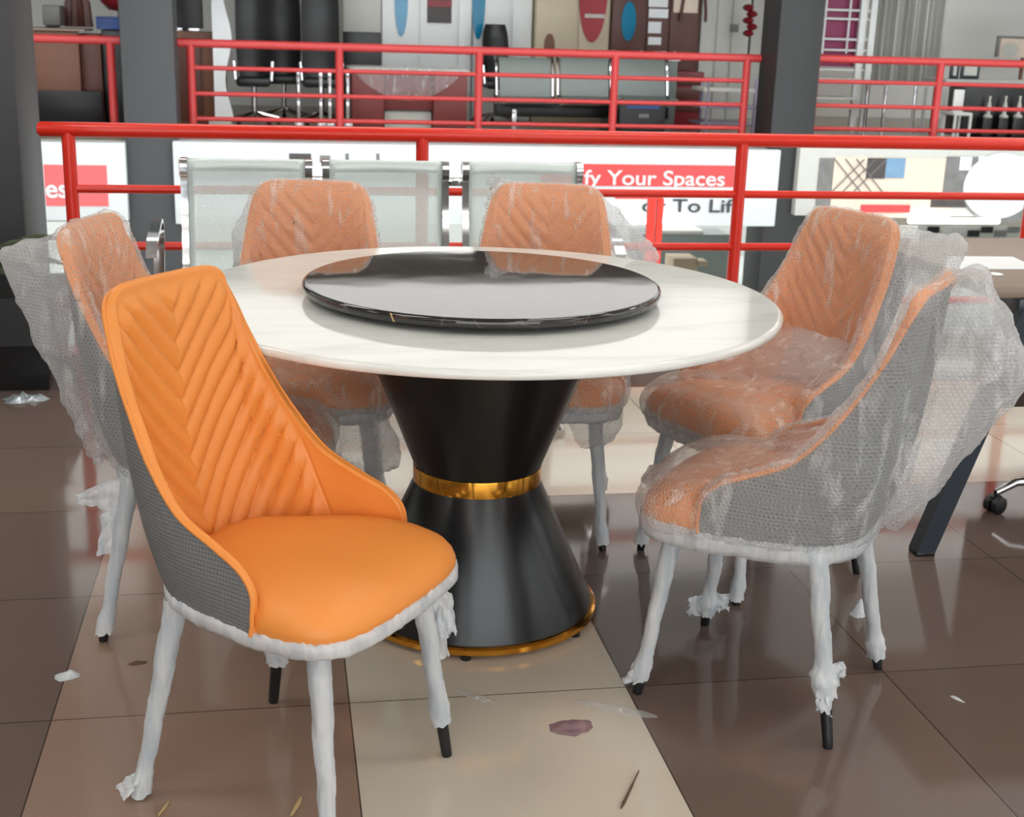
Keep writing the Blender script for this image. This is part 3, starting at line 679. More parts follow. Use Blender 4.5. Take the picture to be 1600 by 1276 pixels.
# lower storey seen through the railing
struct('floor_lower', MB().box((-12, 5.75, -3.2), (18, 26, -3.0)), 'lowfloor')
struct('wall_lower_back', MB().box((-12, 25, -3.0), (18, 25.3, .1)), 'greywall')
YL = 20
c = base('cardboard_carton', 'open beige cardboard carton on the lower floor', 'box', 1080, 415, YL, -3.0)
px_part('carton_body', 'cardboard', c, 1052, 404, 1090, 440, YL, .5, .01, zlo=-3.0); px_part('flap', 'cardboard', c, 1088, 408, 1106, 416, YL, .3, .005)
c = base('counter', 'pale grey green counter on the lower floor beneath the sign', 'counter', 1080, 370, 22, -3.0)
px_part('counter_body', 'bench_grey', c, 1000, 366, 1140, 400, 22, .7, .01, zlo=-3.0); px_part('counter_top', 'palegrey', c, 1030, 360, 1100, 366, 22, .7, .01)
c = base('display_shelf', 'grey chequered display shelf on the lower floor under the kitchen sign', 'shelf', 1500, 365, 22, -3.0)
px_part('shelf_body', 'palegrey', c, 1432, 352, 1600, 390, 22, .7, .01, zlo=-3.0)
for k in range(7): px_part('goods_panel', ('picgrey', 'black', 'palegrey')[(k*5+k//2) % 3 if k else 1], c, 1450+k*21, 354+(k % 2)*6, 1468+k*21, 364+(k % 2)*6, 21.96, .03)

# ------------------------------------------------ showroom across the atrium
def leg4(root, x0, x1, Y, dep, z0, z1, r, mat, px=True):
    for x in (x0, x1):
        for y in (Y, Y+dep):
            o = MB().tube([(x, y, z0), (x, y, z1)], r, 8).build('leg', mat, root); o.matrix_parent_inverse = Matrix.Translation(-root.location)
GW = 'wardrobes along the far wall'
def wardrobe(label, x0, x1, Y, mat, dep=.5, splits=(), knobs=()):
    r = base('wardrobe', label, 'wardrobe', (x0+x1)/2, 60, Y, ZF, GW)
    px_part('body', mat, r, x0, -60, x1, 60, Y, dep, .01, zlo=ZF, zhi=2.25)
    ed = [x0]+list(splits)+[x1]
    for a, b in zip(ed[:-1], ed[1:]): px_part('door', mat, r, a+1.5, -60, b-1.5, 60, Y-.025, .025, .006, zlo=ZF+.08, zhi=2.2)
    return r
YW = 16.5
w = wardrobe('white wardrobe with a long blue oval and a dark framed mirror', 596, 738, YW, 'white', splits=(655, 716))
px_oval('oval_mirror', 'blueglass', w, 617, -55, 637, 57, YW-.04, .015)
px_part('mirror', 'picdark', w, 668, -60, 706, 36, YW-.04, .015); px_part('shelf', 'darkred', w, 668, 0, 706, 11, YW-.05, .02)  # the mirror's dark reflection is painted as a flat dark tone
w = wardrobe('plain white wardrobe with a blue oval at its left edge, behind a black chair', 739, 833, YW+.1, 'white', splits=(800,))
px_oval('oval_mirror', 'blueglass', w, 739, -60, 757, 62, YW+.06, .015)
w = wardrobe('cream wardrobe with a large oval mirror and a small brown oval', 838, 955, YW, 'cream', splits=(905,))
px_oval('oval_mirror', 'mirror', w, 909, -90, 946, 67, YW-.045, .02); px_oval('small_oval', 'brown', w, 851, 52, 866, 92, YW-.04, .015)
px_part('mirror_bar', 'palegrey', w, 914, 22, 945, 28, YW-.06, .02)
w = wardrobe('dark brown wardrobe with blue oval, white cubby shelves and pink arch', 957, 1096, YW-.05, 'wood', splits=(1012, 1048))
px_oval('oval_mirror', 'blueglass', w, 973, 2, 992, 64, YW-.095, .015)
for (a, b, c_, d) in ((1014, -12, 1044, 11), (1014, 14, 1044, 28), (1013, 34, 1033, 52), (1013, 58, 1033, 70)): px_part('cubby', 'paper', w, a, b, c_, d, YW-.10, .02)
px_part('arch_panel', 'picbeige', w, 1054, -40, 1092, 20, YW-.10, .015)
m = MB(); _c = at_y(1078, 40, YW); m.tube([(_c.x+.16*cos(t)*1.0, YW-.12, _c.z+.05+.5*sin(t)) for t in [pi*k/20 for k in range(21)]], .02, 8); o = m.build('arch', 'wood', w); o.matrix_parent_inverse = Matrix.Translation(-w.location)
w = wardrobe('pale grey panelled wardrobe beside the black pillar', 1097, 1200, YW, 'palegrey', splits=(1122, 1146))
px_part('sticker', 'picgrey', w, 1141, 38, 1154, 50, YW-.04, .01)
w = base('hanging_decoration', 'dark red hanging decoration beside the black pillar', 'decoration', 1172, 30, YW-.4, ZF)
m = MB()
for k in range(5):
    _c = at_y(1172+((k % 2)-.5)*6, 12+k*10, YW-.4); m.lathe([(0, -.045), (.05, -.03), (.075, 0), (.05, .03), (0, .045)], 12, (_c.x, _c.y, _c.z))
o = m.build('petals', 'darkred', w); o.matrix_parent_inverse = Matrix.Translation(-w.location)
_c = at_y(1172, 52, YW-.4); o = MB().tube([(_c.x, _c.y, ZF), (_c.x, _c.y, _c.z+.7)], .015, 8).build('stem', 'black', w); o.matrix_parent_inverse = Matrix.Translation(-w.location)
# white sheets / grey panel left of the wardrobes
w = base('partition_panel', 'grey partition panel between black office chairs and white wardrobe', 'panel', 568, 40, YW, ZF)
px_part('board', 'palegrey', w, 536, -60, 595, 50, YW, .06, .005, zhi=2.2); px_part('skirt', 'black', w, 536, 50, 595, 64, YW, .08, .005, zlo=ZF)
# reddish desk wrapped in plastic
YD = 15.0
d = base('office_desk', 'reddish brown desk with crumpled clear plastic over its top', 'desk', 640, 120, YD)
a, b = at_y(546, 92, YD), at_y(735, 92, YD); zt = at_y(640, 108, YD).z
o = MB().box((a.x, YD-.02, zt-.04), (b.x, YD+.8, zt), .008).build('desk_top', 'palegrey', d); o.matrix_parent_inverse = Matrix.Translation(-d.location)
px_part('side_cabinet', 'redwood', d, 550, 110, 600, 200, YD+.02, .7, .006, zlo=ZF); px_part('side_cabinet', 'redwood', d, 678, 110, 730, 200, YD+.02, .7, .006, zlo=ZF)
px_part('front_panel', 'redwood', d, 600, 110, 678, 172, YD+.1, .04, .004)
px_part('shelf_box', 'palegrey', d, 601, 173, 674, 200, YD+.15, .4, .006, zlo=ZF)
rows = []
for i in range(19):
    row = []
    for j in range(9):
        u, v = i/18, j/8; x = a.x+.05+(b.x-a.x-.1)*u
        if v < .5: p = Vector((x, YD+.6-1.26*v, zt+.012+.02*abs(noise.noise((u*7, v*7, 2)))))
        else:
            w_ = (v-.5)*2; p = Vector((x, YD-.05-.03*noise.noise((u*9, v*6, 4)), zt-w_*(.05+.30*max(0, sin(pi*min(1, u*1.05)))**.8)+.01))
        row.append(p)
    rows.append(row)
cv = MB(); cv.grid(rows); o = cv.build('plastic_cover', 'film', d, ang=180); o.matrix_parent_inverse = Matrix.Translation(-d.location)
# steel waiting benches far
d = base('waiting_bench', 'dark steel waiting bench far off, behind the long far railing', 'bench', 900, 150, 15.0)
for k, (a, b) in enumerate(((782, 862), (878, 953), (966, 1042))):
    m = MB(); A, B = at_y(a, 92, 15), at_y(b, 92, 15); z1 = A.z
    pr = [(15.15, z1), (15.11, z1+.02), (15.08, z1-.02), (15.02, z1-.22), (14.98, z1-.40), (14.9, z1-.44), (14.6, z1-.42), (14.52, z1-.45)]
    rows = [[(x, y, z) for y, z in pr] for x in (A.x, B.x)]+[[(x, y+.02, z-.02) for y, z in pr] for x in (B.x, A.x)]
    m.grid(rows, closed_v=True); o = m.build('seat_shell', 'bench_grey', d, ang=30); o.matrix_parent_inverse = Matrix.Translation(-d.location)
    for xx in (A.x-.03, B.x+.03):
        o = MB().tube([(xx, y+.01, z) for y, z in pr], .018, 8).build('side_frame', 'chrome', d); o.matrix_parent_inverse = Matrix.Translation(-d.location)
px_part('beam', 'black', d, 775, 165, 1045, 184, 14.8, .1, .01)
for x in (800, 1030): px_part('leg', 'chrome', d, x, 170, x+7, 200, 14.75, .1, .005, zlo=ZF)
# chairs: black office chairs with chrome legs
def office_chair(label, x, ytop, Y, wpx, group, mat='blackleather'):
    p = at_y(x, ytop, Y); zt = p.z; w = wpx*Y/F_PX; r = thing('office_chair', label, 'chair', (p.x, Y, ZF), 0, group); h = zt-ZF
    m = MB(); rows = []
    for i in range(9):
        v = i/8; row = []
        for j in range(9):
            u = j/8-.5; row.append((w*u*(1-.25*abs(2*v-1)**4), .22-.1*(1-v)+.06*(2*u)**2*-1+.02*sin(v*9), .46+(h-.46)*v))
        rows.append(row)
    back = [[(x_, y_+.07, z_) for x_, y_, z_ in rw] for rw in rows]
    for g in (rows, back): m.grid(g)
    m.add([], []); rim = [rows[0], back[0]]; m.grid(rim); m.grid([rows[-1], back[-1]]); m.grid([[rw[0] for rw in rows], [rw[0] for rw in back]]); m.grid([[rw[-1] for rw in rows], [rw[-1] for rw in back]])
    m.build('backrest', mat, r)
    MB().box((-w/2, -.25, .42), (w/2, .22, .52), .04).build('seat', mat, r)
    for sx in (-1, 1): MB().tube([(sx*w*.52, .18, .48), (sx*w*.56, .1, .68), (sx*w*.56, -.12, .68), (sx*w*.52, -.16, .48)], .018, 8).build('armrest', 'chrome', r)
    MB().tube([(0, 0, .12), (0, 0, .42)], .03, 10).build('gas_column', 'chrome', r)
    m = MB()
    for k in range(5): a = 2*pi*k/5+.3; m.tube([(0, 0, .13), (.28*cos(a), .28*sin(a), .07)], [.03, .016], 8)
    bs = m.build('star_base', 'chrome', r)
    for k in range(5): a = 2*pi*k/5+.3; MB().lathe([(0, 0), (.02, .005), (.028, .03), (.02, .055), (0, .06)], 10, (.28*cos(a), .28*sin(a), 0)).build('caster', 'black', bs)
    return r
GC = 'black office chairs across the atrium'
office_chair('high black leather office chair right of the white wavy stand', 392, -50, 15.4, 50, GC)
office_chair('black leather office chair in the middle of the far group', 440, -30, 16.1, 54, GC)
office_chair('black leather office chair next to the grey partition panel', 500, -40, 15.5, 56, GC)
office_chair('small black office chair in front of the plain white wardrobe', 778, 38, 16.0, 40, GC)
for k, (x, y0) in enumerate(((466, 108), (501, 112), (515, 112), (543, 110))):
    s = base('display_pole', ('slim chrome pole standing left of the black office chairs row end', 'slim chrome pole, left of two close together', 'slim chrome pole, right of two close together', 'slim chrome pole beside the reddish desk')[k], 'pole', x, y0, 14.8, ZF, 'chrome poles by the office chairs')
    px_part('shaft', 'chrome', s, x-2.5, y0, x+3, 196, 14.8, .05, .01, zlo=ZF+.02); px_part('foot', 'chrome', s, x-6, 190, x+8, 199, 14.72, .2, .008, zlo=ZF)
d = base('television', 'dark teal screen standing on the brown cabinet by the grey pillar', 'television', 296, 30, 15.3, ZF)
px_part('screen', 'black', d, 262, -40, 316, 44, 15.3, .05, .01); px_part('stand', 'chrome', d, 274, 44, 312, 49, 15.25, .2, .005)
d = base('wooden_cabinet', 'brown wooden cabinet below the dark screen', 'cabinet', 310, 120, 15.2, ZF)
_t = at_y(310, 49, 15.2).z; px_part('body', 'brown', d, 278, 50, 352, 190, 15.2, .5, .008, zlo=ZF, zhi=_t-.005)
px_part('door', 'wood', d, 281, 60, 314, 185, 15.17, .03, .005, zlo=ZF+.05); px_part('door', 'brown', d, 317, 60, 350, 185, 15.17, .03, .005, zlo=ZF+.05)
d = base('wavy_stand', 'white wavy-edged display stand left of the black office chairs', 'stand', 344, 30, 15.0, ZF)
m = MB(); A = at_y(330, 0, 14.9); B = at_y(354, 0, 14.9); zt = 2.0
L_ = [(A.x, .25+ (zt-.25)*k/20) for k in range(21)]; R_ = [(B.x+.04*sin((.25+(zt-.25)*k/20)*7), .25+(zt-.25)*k/20) for k in range(21)]
m.prism([*L_, *R_[::-1]], 14.9, 15.0); o = m.build('board', 'paper', d); o.matrix_parent_inverse = Matrix.Translation(-d.location); px_part('foot', 'palegrey', d, 326, 180, 362, 200, 14.85, .3, .01, zlo=ZF, zhi=.26)
# left corner
d = base('reception_desk', 'pinkish brown reception desk behind the far left railing', 'desk', 95, 100, 15.0, ZF)
_tz = at_y(95, 44, 15).z
px_part('front_panel', 'brown', d, 40, 46, 126, 200, 15.0, .06, .006, zlo=ZF, zhi=_tz); px_part('desk_top', 'desktop', d, 40, 44, 132, 48, 14.95, .7, .006)
px_part('end_panel', 'wood', d, 127, 50, 160, 200, 15.1, .5, .006, zlo=ZF, zhi=_tz-.05); px_part('plinth', 'black', d, 40, 142, 160, 200, 14.97, .1, .004, zlo=ZF)
d = base('monitor', 'grey box monitor on the reception desk', 'monitor', 84, 30, 15.3, _tz); px_part('case', 'picgrey', d, 66, 8, 94, 40, 15.3, .35, .02); px_part('foot', 'black', d, 72, 40, 90, 42.5, 15.32, .2, .005)
d = base('brown_drape', 'dark brown cone-shaped drape standing right of the grey monitor', 'drape', 118, 20, 15.5, _tz)
_c = at_y(120, 42, 15.6); m = MB(); rows = [[(_c.x+(r+.02*sin(9*t))*cos(t), 15.75+(r+.02*sin(9*t))*sin(t)*.6, _c.z+z) for t in [2*pi*k/36 for k in range(36)]] for r, z in ((.14, .0), (.13, .1), (.12, .25), (.07, .4), (.04, .55), (0, .58))]
m.grid(rows, closed_u=True); o = m.build('cloth', 'wood', d); o.matrix_parent_inverse = Matrix.Translation(-d.location)
d = base('stool', 'round dark red stool seat above a blue box by the grey pillar', 'stool', 175, 10, 15.5, ZF); _c = at_y(174, 12, 15.5)
o = MB().lathe([(0, -.16), (.12, -.14), (.2, -.06), (.22, .04), (.2, .12), (.1, .16), (0, .17)], 32, (_c.x+.05, 15.85, _c.z+.12)).build('seat', 'darkred', d); o.matrix_parent_inverse = Matrix.Translation(-d.location)
o = MB().tube([(_c.x+.05, 15.85, ZF), (_c.x+.05, 15.85, _c.z)], .03, 10).build('pole', 'chrome', d); o.matrix_parent_inverse = Matrix.Translation(-d.location)
d = base('storage_box', 'blue box on a low cabinet by the grey pillar', 'box', 170, 38, 15.1, ZF); px_part('case', 'blue', d, 150, 28, 190, 46, 15.1, .3, .01); px_part('lid', 'blue', d, 149, 26, 191, 30, 15.09, .32, .008)
d = base('low_cabinet', 'black low cabinet under the blue box', 'cabinet', 175, 100, 15.15, ZF); px_part('body', 'black', d, 162, 47, 200, 200, 15.15, .45, .008, zlo=ZF); px_part('door', 'black', d, 164, 60, 198, 190, 15.13, .02, .004, zlo=ZF+.05)
# tables and frames in front of the brown wardrobe
d = base('side_table', 'lilac metal frame table with two pale shelves beside the black pillar', 'table', 1140, 150, 14.6, ZF)
for x in (1094, 1104, 1178, 1186): px_part('leg', 'lilac', d, x, 122, x+3.5, 200, 14.5 if x in (1104, 1178) else 14.9, .03, .006, zlo=ZF)
px_part('shelf', 'palegrey', d, 1100, 138, 1180, 144, 14.5, .45, .004); px_part('shelf', 'lilac', d, 1094, 165, 1182, 170, 14.5, .45, .004); px_part('shelf', 'lilac', d, 1094, 192, 1182, 195, 14.5, .45, .004)
d = base('cloth_stack', 'white folded cloth laid along the top of the far steel bench', 'cloth', 990, 80, 15.3, ZF)
m = MB(); A, B = at_y(945, 77, 15.3), at_y(1062, 80, 15.3); rows = [[(A.x+(B.x-A.x)*u/16, 15.25+.3*v/4, A.z-.02+.03*noise.noise((u*.6, v, 3))) for u in range(17)] for v in range(5)]
m.grid(rows); rows2 = [[(x, y, z-.09) for x, y, z in r] for r in rows]; m.grid(rows2); m.grid([rows[0], rows2[0]]); m.grid([rows[-1], rows2[-1]]); m.grid([[r[0] for r in rows], [r[0] for r in rows2]]); m.grid([[r[-1] for r in rows], [r[-1] for r in rows2]])
o = m.build('cloth', 'paper', d); o.matrix_parent_inverse = Matrix.Translation(-d.location)
_z = min(v[2] for r in rows2 for v in r)
o = MB().box((A.x+.02, 15.27, ZF), (B.x-.02, 15.5, _z+.02), .01).build('cabinet', 'bench_grey', d); o.matrix_parent_inverse = Matrix.Translation(-d.location)
d = base('display_case', 'black low display case with a blue strip at the end of the far steel bench', 'case', 1010, 175, 14.5, ZF)
px_part('body', 'black', d, 968, 164, 1040, 190, 14.1, .3, .01, zlo=ZF+.02); px_part('strip', 'blue', d, 980, 165, 1030, 170, 14.09, .02); px_part('badge', 'picgrey', d, 998, 178, 1014, 184, 14.09, .02)
d = base('dark_chest', 'dark maroon chest of drawers behind the lilac table', 'cabinet', 1075, 140, 15.6, ZF)
px_part('body', 'darkred', d, 1046, 112, 1098, 200, 15.6, .5, .01, zlo=ZF)
for k in range(3): px_part('drawer', 'wood', d, 1049, 118+k*20, 1095, 134+k*20, 15.58, .03, .004)
# right part: rack, curtains, painting, tables
YQ = 15.8
d = base('display_rack', 'magenta display board with a white wire grid, right of the black pillar', 'rack', 1310, 60, YQ, ZF)
px_part('board', 'magenta', d, 1262, -60, 1347, 104, YQ, .05, .004)
m = MB()
for x in (1270, 1296, 1334, 1352): a_, b_ = at_y(x, -40, YQ-.06), at_y(x, 84, YQ-.06); m.tube([(a_.x, YQ-.06, a_.z), (a_.x, YQ-.06, b_.z)], .014, 6)
for y in (-20, 14, 28, 60, 77, 108): a_, b_ = at_y(1268, y, YQ-.06), at_y(1362, y, YQ-.06); m.tube([(a_.x, YQ-.06, a_.z), (b_.x, YQ-.06, a_.z)], .014, 6)
o = m.build('wire_grid', 'white', d); o.matrix_parent_inverse = Matrix.Translation(-d.location)
for x in (1340, 1356): px_part('post', 'white', d, x, -60, x+10, 200, YQ-.1, .07, .01, zlo=ZF)
for y, mt in ((122, 'palegrey'), (152, 'palegrey'), (166, 'cream')): px_part('shelf', mt, d, 1272, y, 1342, y+4, YQ-.3, .4, .004)
d = base('curtain', 'grey hanging curtains with deep folds, behind the right far railing', 'curtain', 1425, 60, 16.6, ZF)
A, B = at_y(1362, 0, 16.6), at_y(1482, 0, 16.6); m = MB(); n = 120
rows = [[(A.x+(B.x-A.x)*k/n, 16.6+.06*sin(k*.42+.3*sin(k*.13))+.02*sin(k*1.1), z) for k in range(n+1)] for z in (.72, 1.2, 1.8, 2.5)]; m.grid(rows); m.grid([[(x, y+.02, z) for x, y, z in r] for r in rows])
o = m.build('cloth', 'greyfabric', d); o.matrix_parent_inverse = Matrix.Translation(-d.location); o = MB().tube([(A.x-.1, 16.6, 2.52), (B.x+.1, 16.6, 2.52)], .02, 8).build('curtain_rod', 'chrome', d); o.matrix_parent_inverse = Matrix.Translation(-d.location)
d = base('painting', 'framed painting with pale round shapes on the far right wall', 'painting', 1590, 72, 17.4, ZF)
px_part('frame', 'picgrey', d, 1558, 57, 1640, 90, 17.4, .05, .005); px_part('canvas', 'picbeige', d, 1563, 61, 1640, 90, 17.38, .03); px_oval('round_shape', 'palegrey', d, 1566, 66, 1590, 90, 17.37, .02)
px_part('easel', 'brown', d, 1590, 90, 1594, 200, 17.42, .04, zlo=ZF)
GT = 'tables behind the right far railing'
def far_table(label, x0, x1, y, Y, top, legm, group=GT):
    r = base('table', label, 'table', (x0+x1)/2, y, Y, ZF, group); px_part('table_top', top, r, x0, y, x1, y+5, Y, .6, .005); z = at_y(x0, y+4, Y).z; a, b = at_y(x0+3, y, Y).x, at_y(x1-3, y, Y).x
    leg4(r, a, b, Y+.04, .5, ZF, z-.01, .022, legm); return r
far_table('pale table with chrome legs in front of the grey curtains', 1385, 1468, 130, 15.0, 'palegrey', 'chrome')
far_table('long pale table at the far right under the painting', 1478, 1640, 126, 15.4, 'palegrey', 'white')
d = base('tv_unit', 'black open shelf unit with small white ornaments at far right', 'shelf', 1560, 165, 14.9, ZF)
px_part('carcass', 'black', d, 1505, 138, 1640, 196, 14.95, .4, .008, zlo=ZF+.03); px_part('foot', 'black', d, 1520, 190, 1620, 199, 15.0, .2, .004, zlo=ZF)
for k, x in enumerate((1543, 1568, 1590)):
    s = base('ornament', ('small white ornament at the left of the black shelf unit', 'small white ornament in the middle of the black shelf unit', 'small white ornament at the right of the black shelf unit')[k], 'ornament', x, 180, 14.85, ZF, 'ornaments on the black shelf unit')
    _c = at_y(x, 184, 14.85); _t = at_y(x, 150, 14.85); h = _t.z-_c.z; m = MB(); m.lathe([(0, 0), (.05, 0), (.055, .02), (.02, .05), (.03, h*.5), (.012, h*.8), (.016, h), (0, h)], 14, (_c.x, 14.85, _c.z)); o = m.build('figurine', 'palegrey', s); o.matrix_parent_inverse = Matrix.Translation(-s.location)
    px_part('plinth', 'black', s, x-7, 184, x+7, 199, 14.8, .12, .004, zlo=ZF)
d = base('chair', 'white plastic chair by the post of the right far railing', 'chair', 1500, 160, 14.6, ZF)
px_part('backrest', 'white', d, 1490, 140, 1506, 176, 14.7, .03, .008); px_part('seat', 'white', d, 1490, 176, 1520, 181, 14.4, .32, .01); A = at_y(1493, 180, 14.42); B = at_y(1517, 180, 14.42); leg4(d, A.x, B.x, 14.42, .26, ZF, A.z, .018, 'white')
for k, (x0, x1) in enumerate(((1486, 1499), (1503, 1531))):
    s = base('picture_frame', ('narrow blue picture frame on the long pale table', 'wide blue picture frame on the long pale table')[k], 'frame', x0, 110, 15.6, ZF, 'picture frames on the long pale table')
    zt_ = at_y(x0, 126, 15.6).z; px_part('frame', 'steelblue', s, x0, 98, x1, 122, 15.6, .04, .004, zlo=zt_+.022); px_part('picture', 'palegrey', s, x0+4, 102, x1-4, 118, 15.585, .02)

# room shell around
struct('floor', MB().box((-9, -7, -.3), (9, 5.72, 0)), 'floor')
struct('wall_far', MB().box((-9, 18.6, ZF), (14, 18.8, 7)), 'farwall')
struct('ceiling_far', MB().box((-9, 13.6, 2.95), (14, 18.6, 3.05)), 'ceil_dim')
struct('trim_upper_slab', MB().box((-9, 13.3, 2.84), (14, 13.6, 4.6)), 'fascia')
struct('wall_upper_far', MB().box((-9, 15.6, 4.6), (14, 15.8, 7)), 'greywall')
struct('ceiling', MB().box((-9, -7, 3.3), (9, 5.72, 3.5)), 'ceil')
struct('ceiling_sky_blocker', MB().box((-9, 5.72, 7), (14, 19, 7.2)), 'ceil')  # unseen roof added to shut out sky light and its floor reflections
struct('wall_left', MB().box((-9.2, -7, -3), (-9, 19, 7)), 'greywall')
struct('wall_right', MB().box((14, -7, -3), (14.2, 26, 7)), 'greywall')
struct('wall_light_mask_left', MB().box((-9, -7.2, 0), (-4, -7, 3.3)), 'greywall')  # unseen wall added to narrow the daylight opening and the pedestal highlight
struct('wall_light_mask_right', MB().box((5.5, -7.2, 0), (14, -7, 3.3)), 'greywall')  # unseen wall added on the other side of that daylight opening

# ============================================================ WAITING BENCH
YB = 4.8
bn = thing('waiting_bench', 'three-seat perforated steel waiting bench with chrome frames, right behind the table', 'bench', (.38, YB-.2, 0))
def bl(p): return Vector(p)-Vector((.38, YB-.2, 0))
SP = [(YB+.02, .845), (YB+.035, .868), (YB+.02, .885), (YB-.005, .88), (YB-.012, .85), (YB-.005, .80), (YB-.012, .72), (YB-.03, .64), (YB-.048, .56), (YB-.07, .49), (YB-.11, .445), (YB-.18, .43), (YB-.30, .432), (YB-.42, .44), (YB-.47, .43), (YB-.49, .40)]
def dense(P, n=60): return [catmull([(0, *p) for p in P], k/n) for k in range(n+1)]
SD = dense(SP)
for (x0, x1) in ((-.322, .112), (.172, .603), (.676, 1.10)):
    cx = (x0+x1)/2; me = bpy.data.meshes.new('seat_shell'); vs, fs, uvs = [], [], []; nx = 12; acc = 0; al = [0]
    for a, b in zip(SD[:-1], SD[1:]): acc += (b-a).length; al.append(acc)
    for i, p in enumerate(SD):
        for j in range(nx+1):
            x = x0+.012+(x1-x0-.024)*j/nx; vs.append(bl((x, p.y+.018*(1-(2*j/nx-1)**2)*sst(0, .15, al[i])*(1 if al[i] < .5 else 0), p.z))); uvs.append((x-cx, al[i]))
    w_ = nx+1
    for i in range(len(SD)-1):
        for j in range(nx): fs.append((i*w_+j, i*w_+j+1, (i+1)*w_+j+1, (i+1)*w_+j))
    me.from_pydata([tuple(v) for v in vs], [], fs); uv = me.uv_layers.new(name='UVMap')
    for lp in me.loops: uv.data[lp.index].uv = uvs[lp.vertex_index]
    sh = link('seat_shell', me, 'perf', bn, ang=70)
    md = sh.modifiers.new('thickness', 'SOLIDIFY'); md.thickness = .003
    for xx in (x0, x1):
        fr = MB(); pts = [bl((xx, p.y, p.z)) for p in SD]; rows = []
        for p in pts: rows.append([p+Vector((dx, dy, dz)) for dx, dy, dz in ((-.012, -.012, .004), (.012, -.012, .004), (.012, .014, -.004), (-.012, .014, -.004))])
        fr.grid(rows, closed_u=True); fr.f.append((0, 1, 2, 3)); L4 = (len(rows)-1)*4; fr.f.append((L4+3, L4+2, L4+1, L4)); fr.build('side_frame', 'chrome', bn, ang=40)
for xx in (-.322, .112, .172, 1.10): tag(MB().box(bl((xx-.0135, YB-.002, .862)), bl((xx+.0135, YB+.045, .889)), .004).build('rail_reflection', 'darkred', bn), 'dark red block painting in the rail reflection')  # solid dark red blocks painting in the red rail's reflection on the chrome
for xx in (.142, .64): MB().box(bl((xx-.035, YB-.005, .80)), bl((xx+.035, YB+.02, .83)), .004).build('link_plate', 'chrome', bn)
MB().box(bl((-.42, YB-.33, .355)), bl((1.2, YB-.25, .415)), .006).build('beam', 'black', bn)
for xx in (-.2, .95):
    MB().tube([bl((xx, YB-.29, .36)), bl((xx, YB-.29, .05))], .028, 12).build('leg', 'chrome', bn); MB().tube([bl((xx, YB-.55, .018)), bl((xx, YB-.45, .045)), bl((xx, YB-.1, .045)), bl((xx, YB-.0, .018))], .018, 10).build('foot', 'chrome', bn)
for xx in (-.405, 1.16):
    P_ = [(YB-.28, .40), (YB-.20, .50), (YB-.14, .60), (YB-.13, .66), (YB-.17, .695), (YB-.25, .69), (YB-.38, .66), (YB-.44, .62)]
    rows = []
    for p in dense(P_, 30): q = bl((xx, p.y, p.z)); rows.append([q+Vector((dx, dy, dz)) for dx, dy, dz in ((-.018, 0, .007), (.018, 0, .007), (.018, .004, -.007), (-.018, .004, -.007))])
    m = MB(); m.grid(rows, closed_u=True); m.f.append((0, 1, 2, 3)); L4 = (len(rows)-1)*4; m.f.append((L4+3, L4+2, L4+1, L4)); m.build('armrest', 'chrome', bn, ang=60)

# ================================================================ NEAR DESK
dk = thing('office_desk', 'taupe desk with slanted blue black legs at the right edge', 'desk', (2.6, 3.5, 0))
def dl(p): return Vector(p)-Vector((2.6, 3.5, 0))
MB().box(dl((1.853, 3.14, .722)), dl((3.4, 3.95, .752)), .003).build('desk_top', 'desktop', dk, ang=30)
MB().box(dl((1.851, 3.142, .7215)), dl((1.853, 3.948, .7515))).build('edge_band', 'deskdark', dk)
def slant_leg(x0, x1, Y, w=.052, d=.05):
    m = MB(); poly = [(x0, .012), (x0+w, .012), (x1+w, .70), (x1, .70)]; m.prism([(x-2.6, z) for x, z in poly], Y-3.5, Y-3.5+d); m.build('leg', 'steelblue', dk, smooth=False)
    MB().box(dl((x0, Y, 0)), dl((x0+w, Y+d, .012)), .002).build('foot_pad', 'black', dk)
lf = at_z(1432, 870, 0); slant_leg(lf.x, lf.x+.22, lf.y, .055); slant_leg(lf.x+1.3, lf.x+1.08, lf.y, .055); slant_leg(lf.x, lf.x+.22, 3.84, .055); slant_leg(lf.x+1.3, lf.x+1.08, 3.84, .055)
MB().box(dl((1.92, lf.y, .69)), dl((3.0, lf.y+.05, .722)), .002).build('apron', 'steelblue', dk)
MB().box(dl((2.3, 3.86, .2)), dl((3.3, 3.88, .70)), .002).build('modesty_panel', 'deskdark', dk)
m = MB()
pc = [at_z(1477, 420, .7535), at_z(1482, 400, .7535), at_z(1582, 401, .7535), at_z(1625, 420, .7535)]
m.add([(p.x, p.y, .7525) for p in pc]+[(p.x, p.y, .754) for p in pc], [(0, 1, 2, 3), (7, 6, 5, 4), (0, 4, 5, 1), (1, 5, 6, 2), (2, 6, 7, 3), (3, 7, 4, 0)]); o = m.build('paper_sheet', 'paper', None, False); tag(o, 'large white paper sheet lying on the taupe desk', 'paper')
m = MB(); c_ = at_z(1555, 428, .7535)
m.lathe([(0, 0), (.02, 0), (.022, .002), (.017, .004), (0, .0045)], 18, (c_.x, c_.y, .752)); o = m.build('tape_scrap', 'paper'); tag(o, 'small white scrap on the taupe desk in front of the paper sheet', 'scrap')
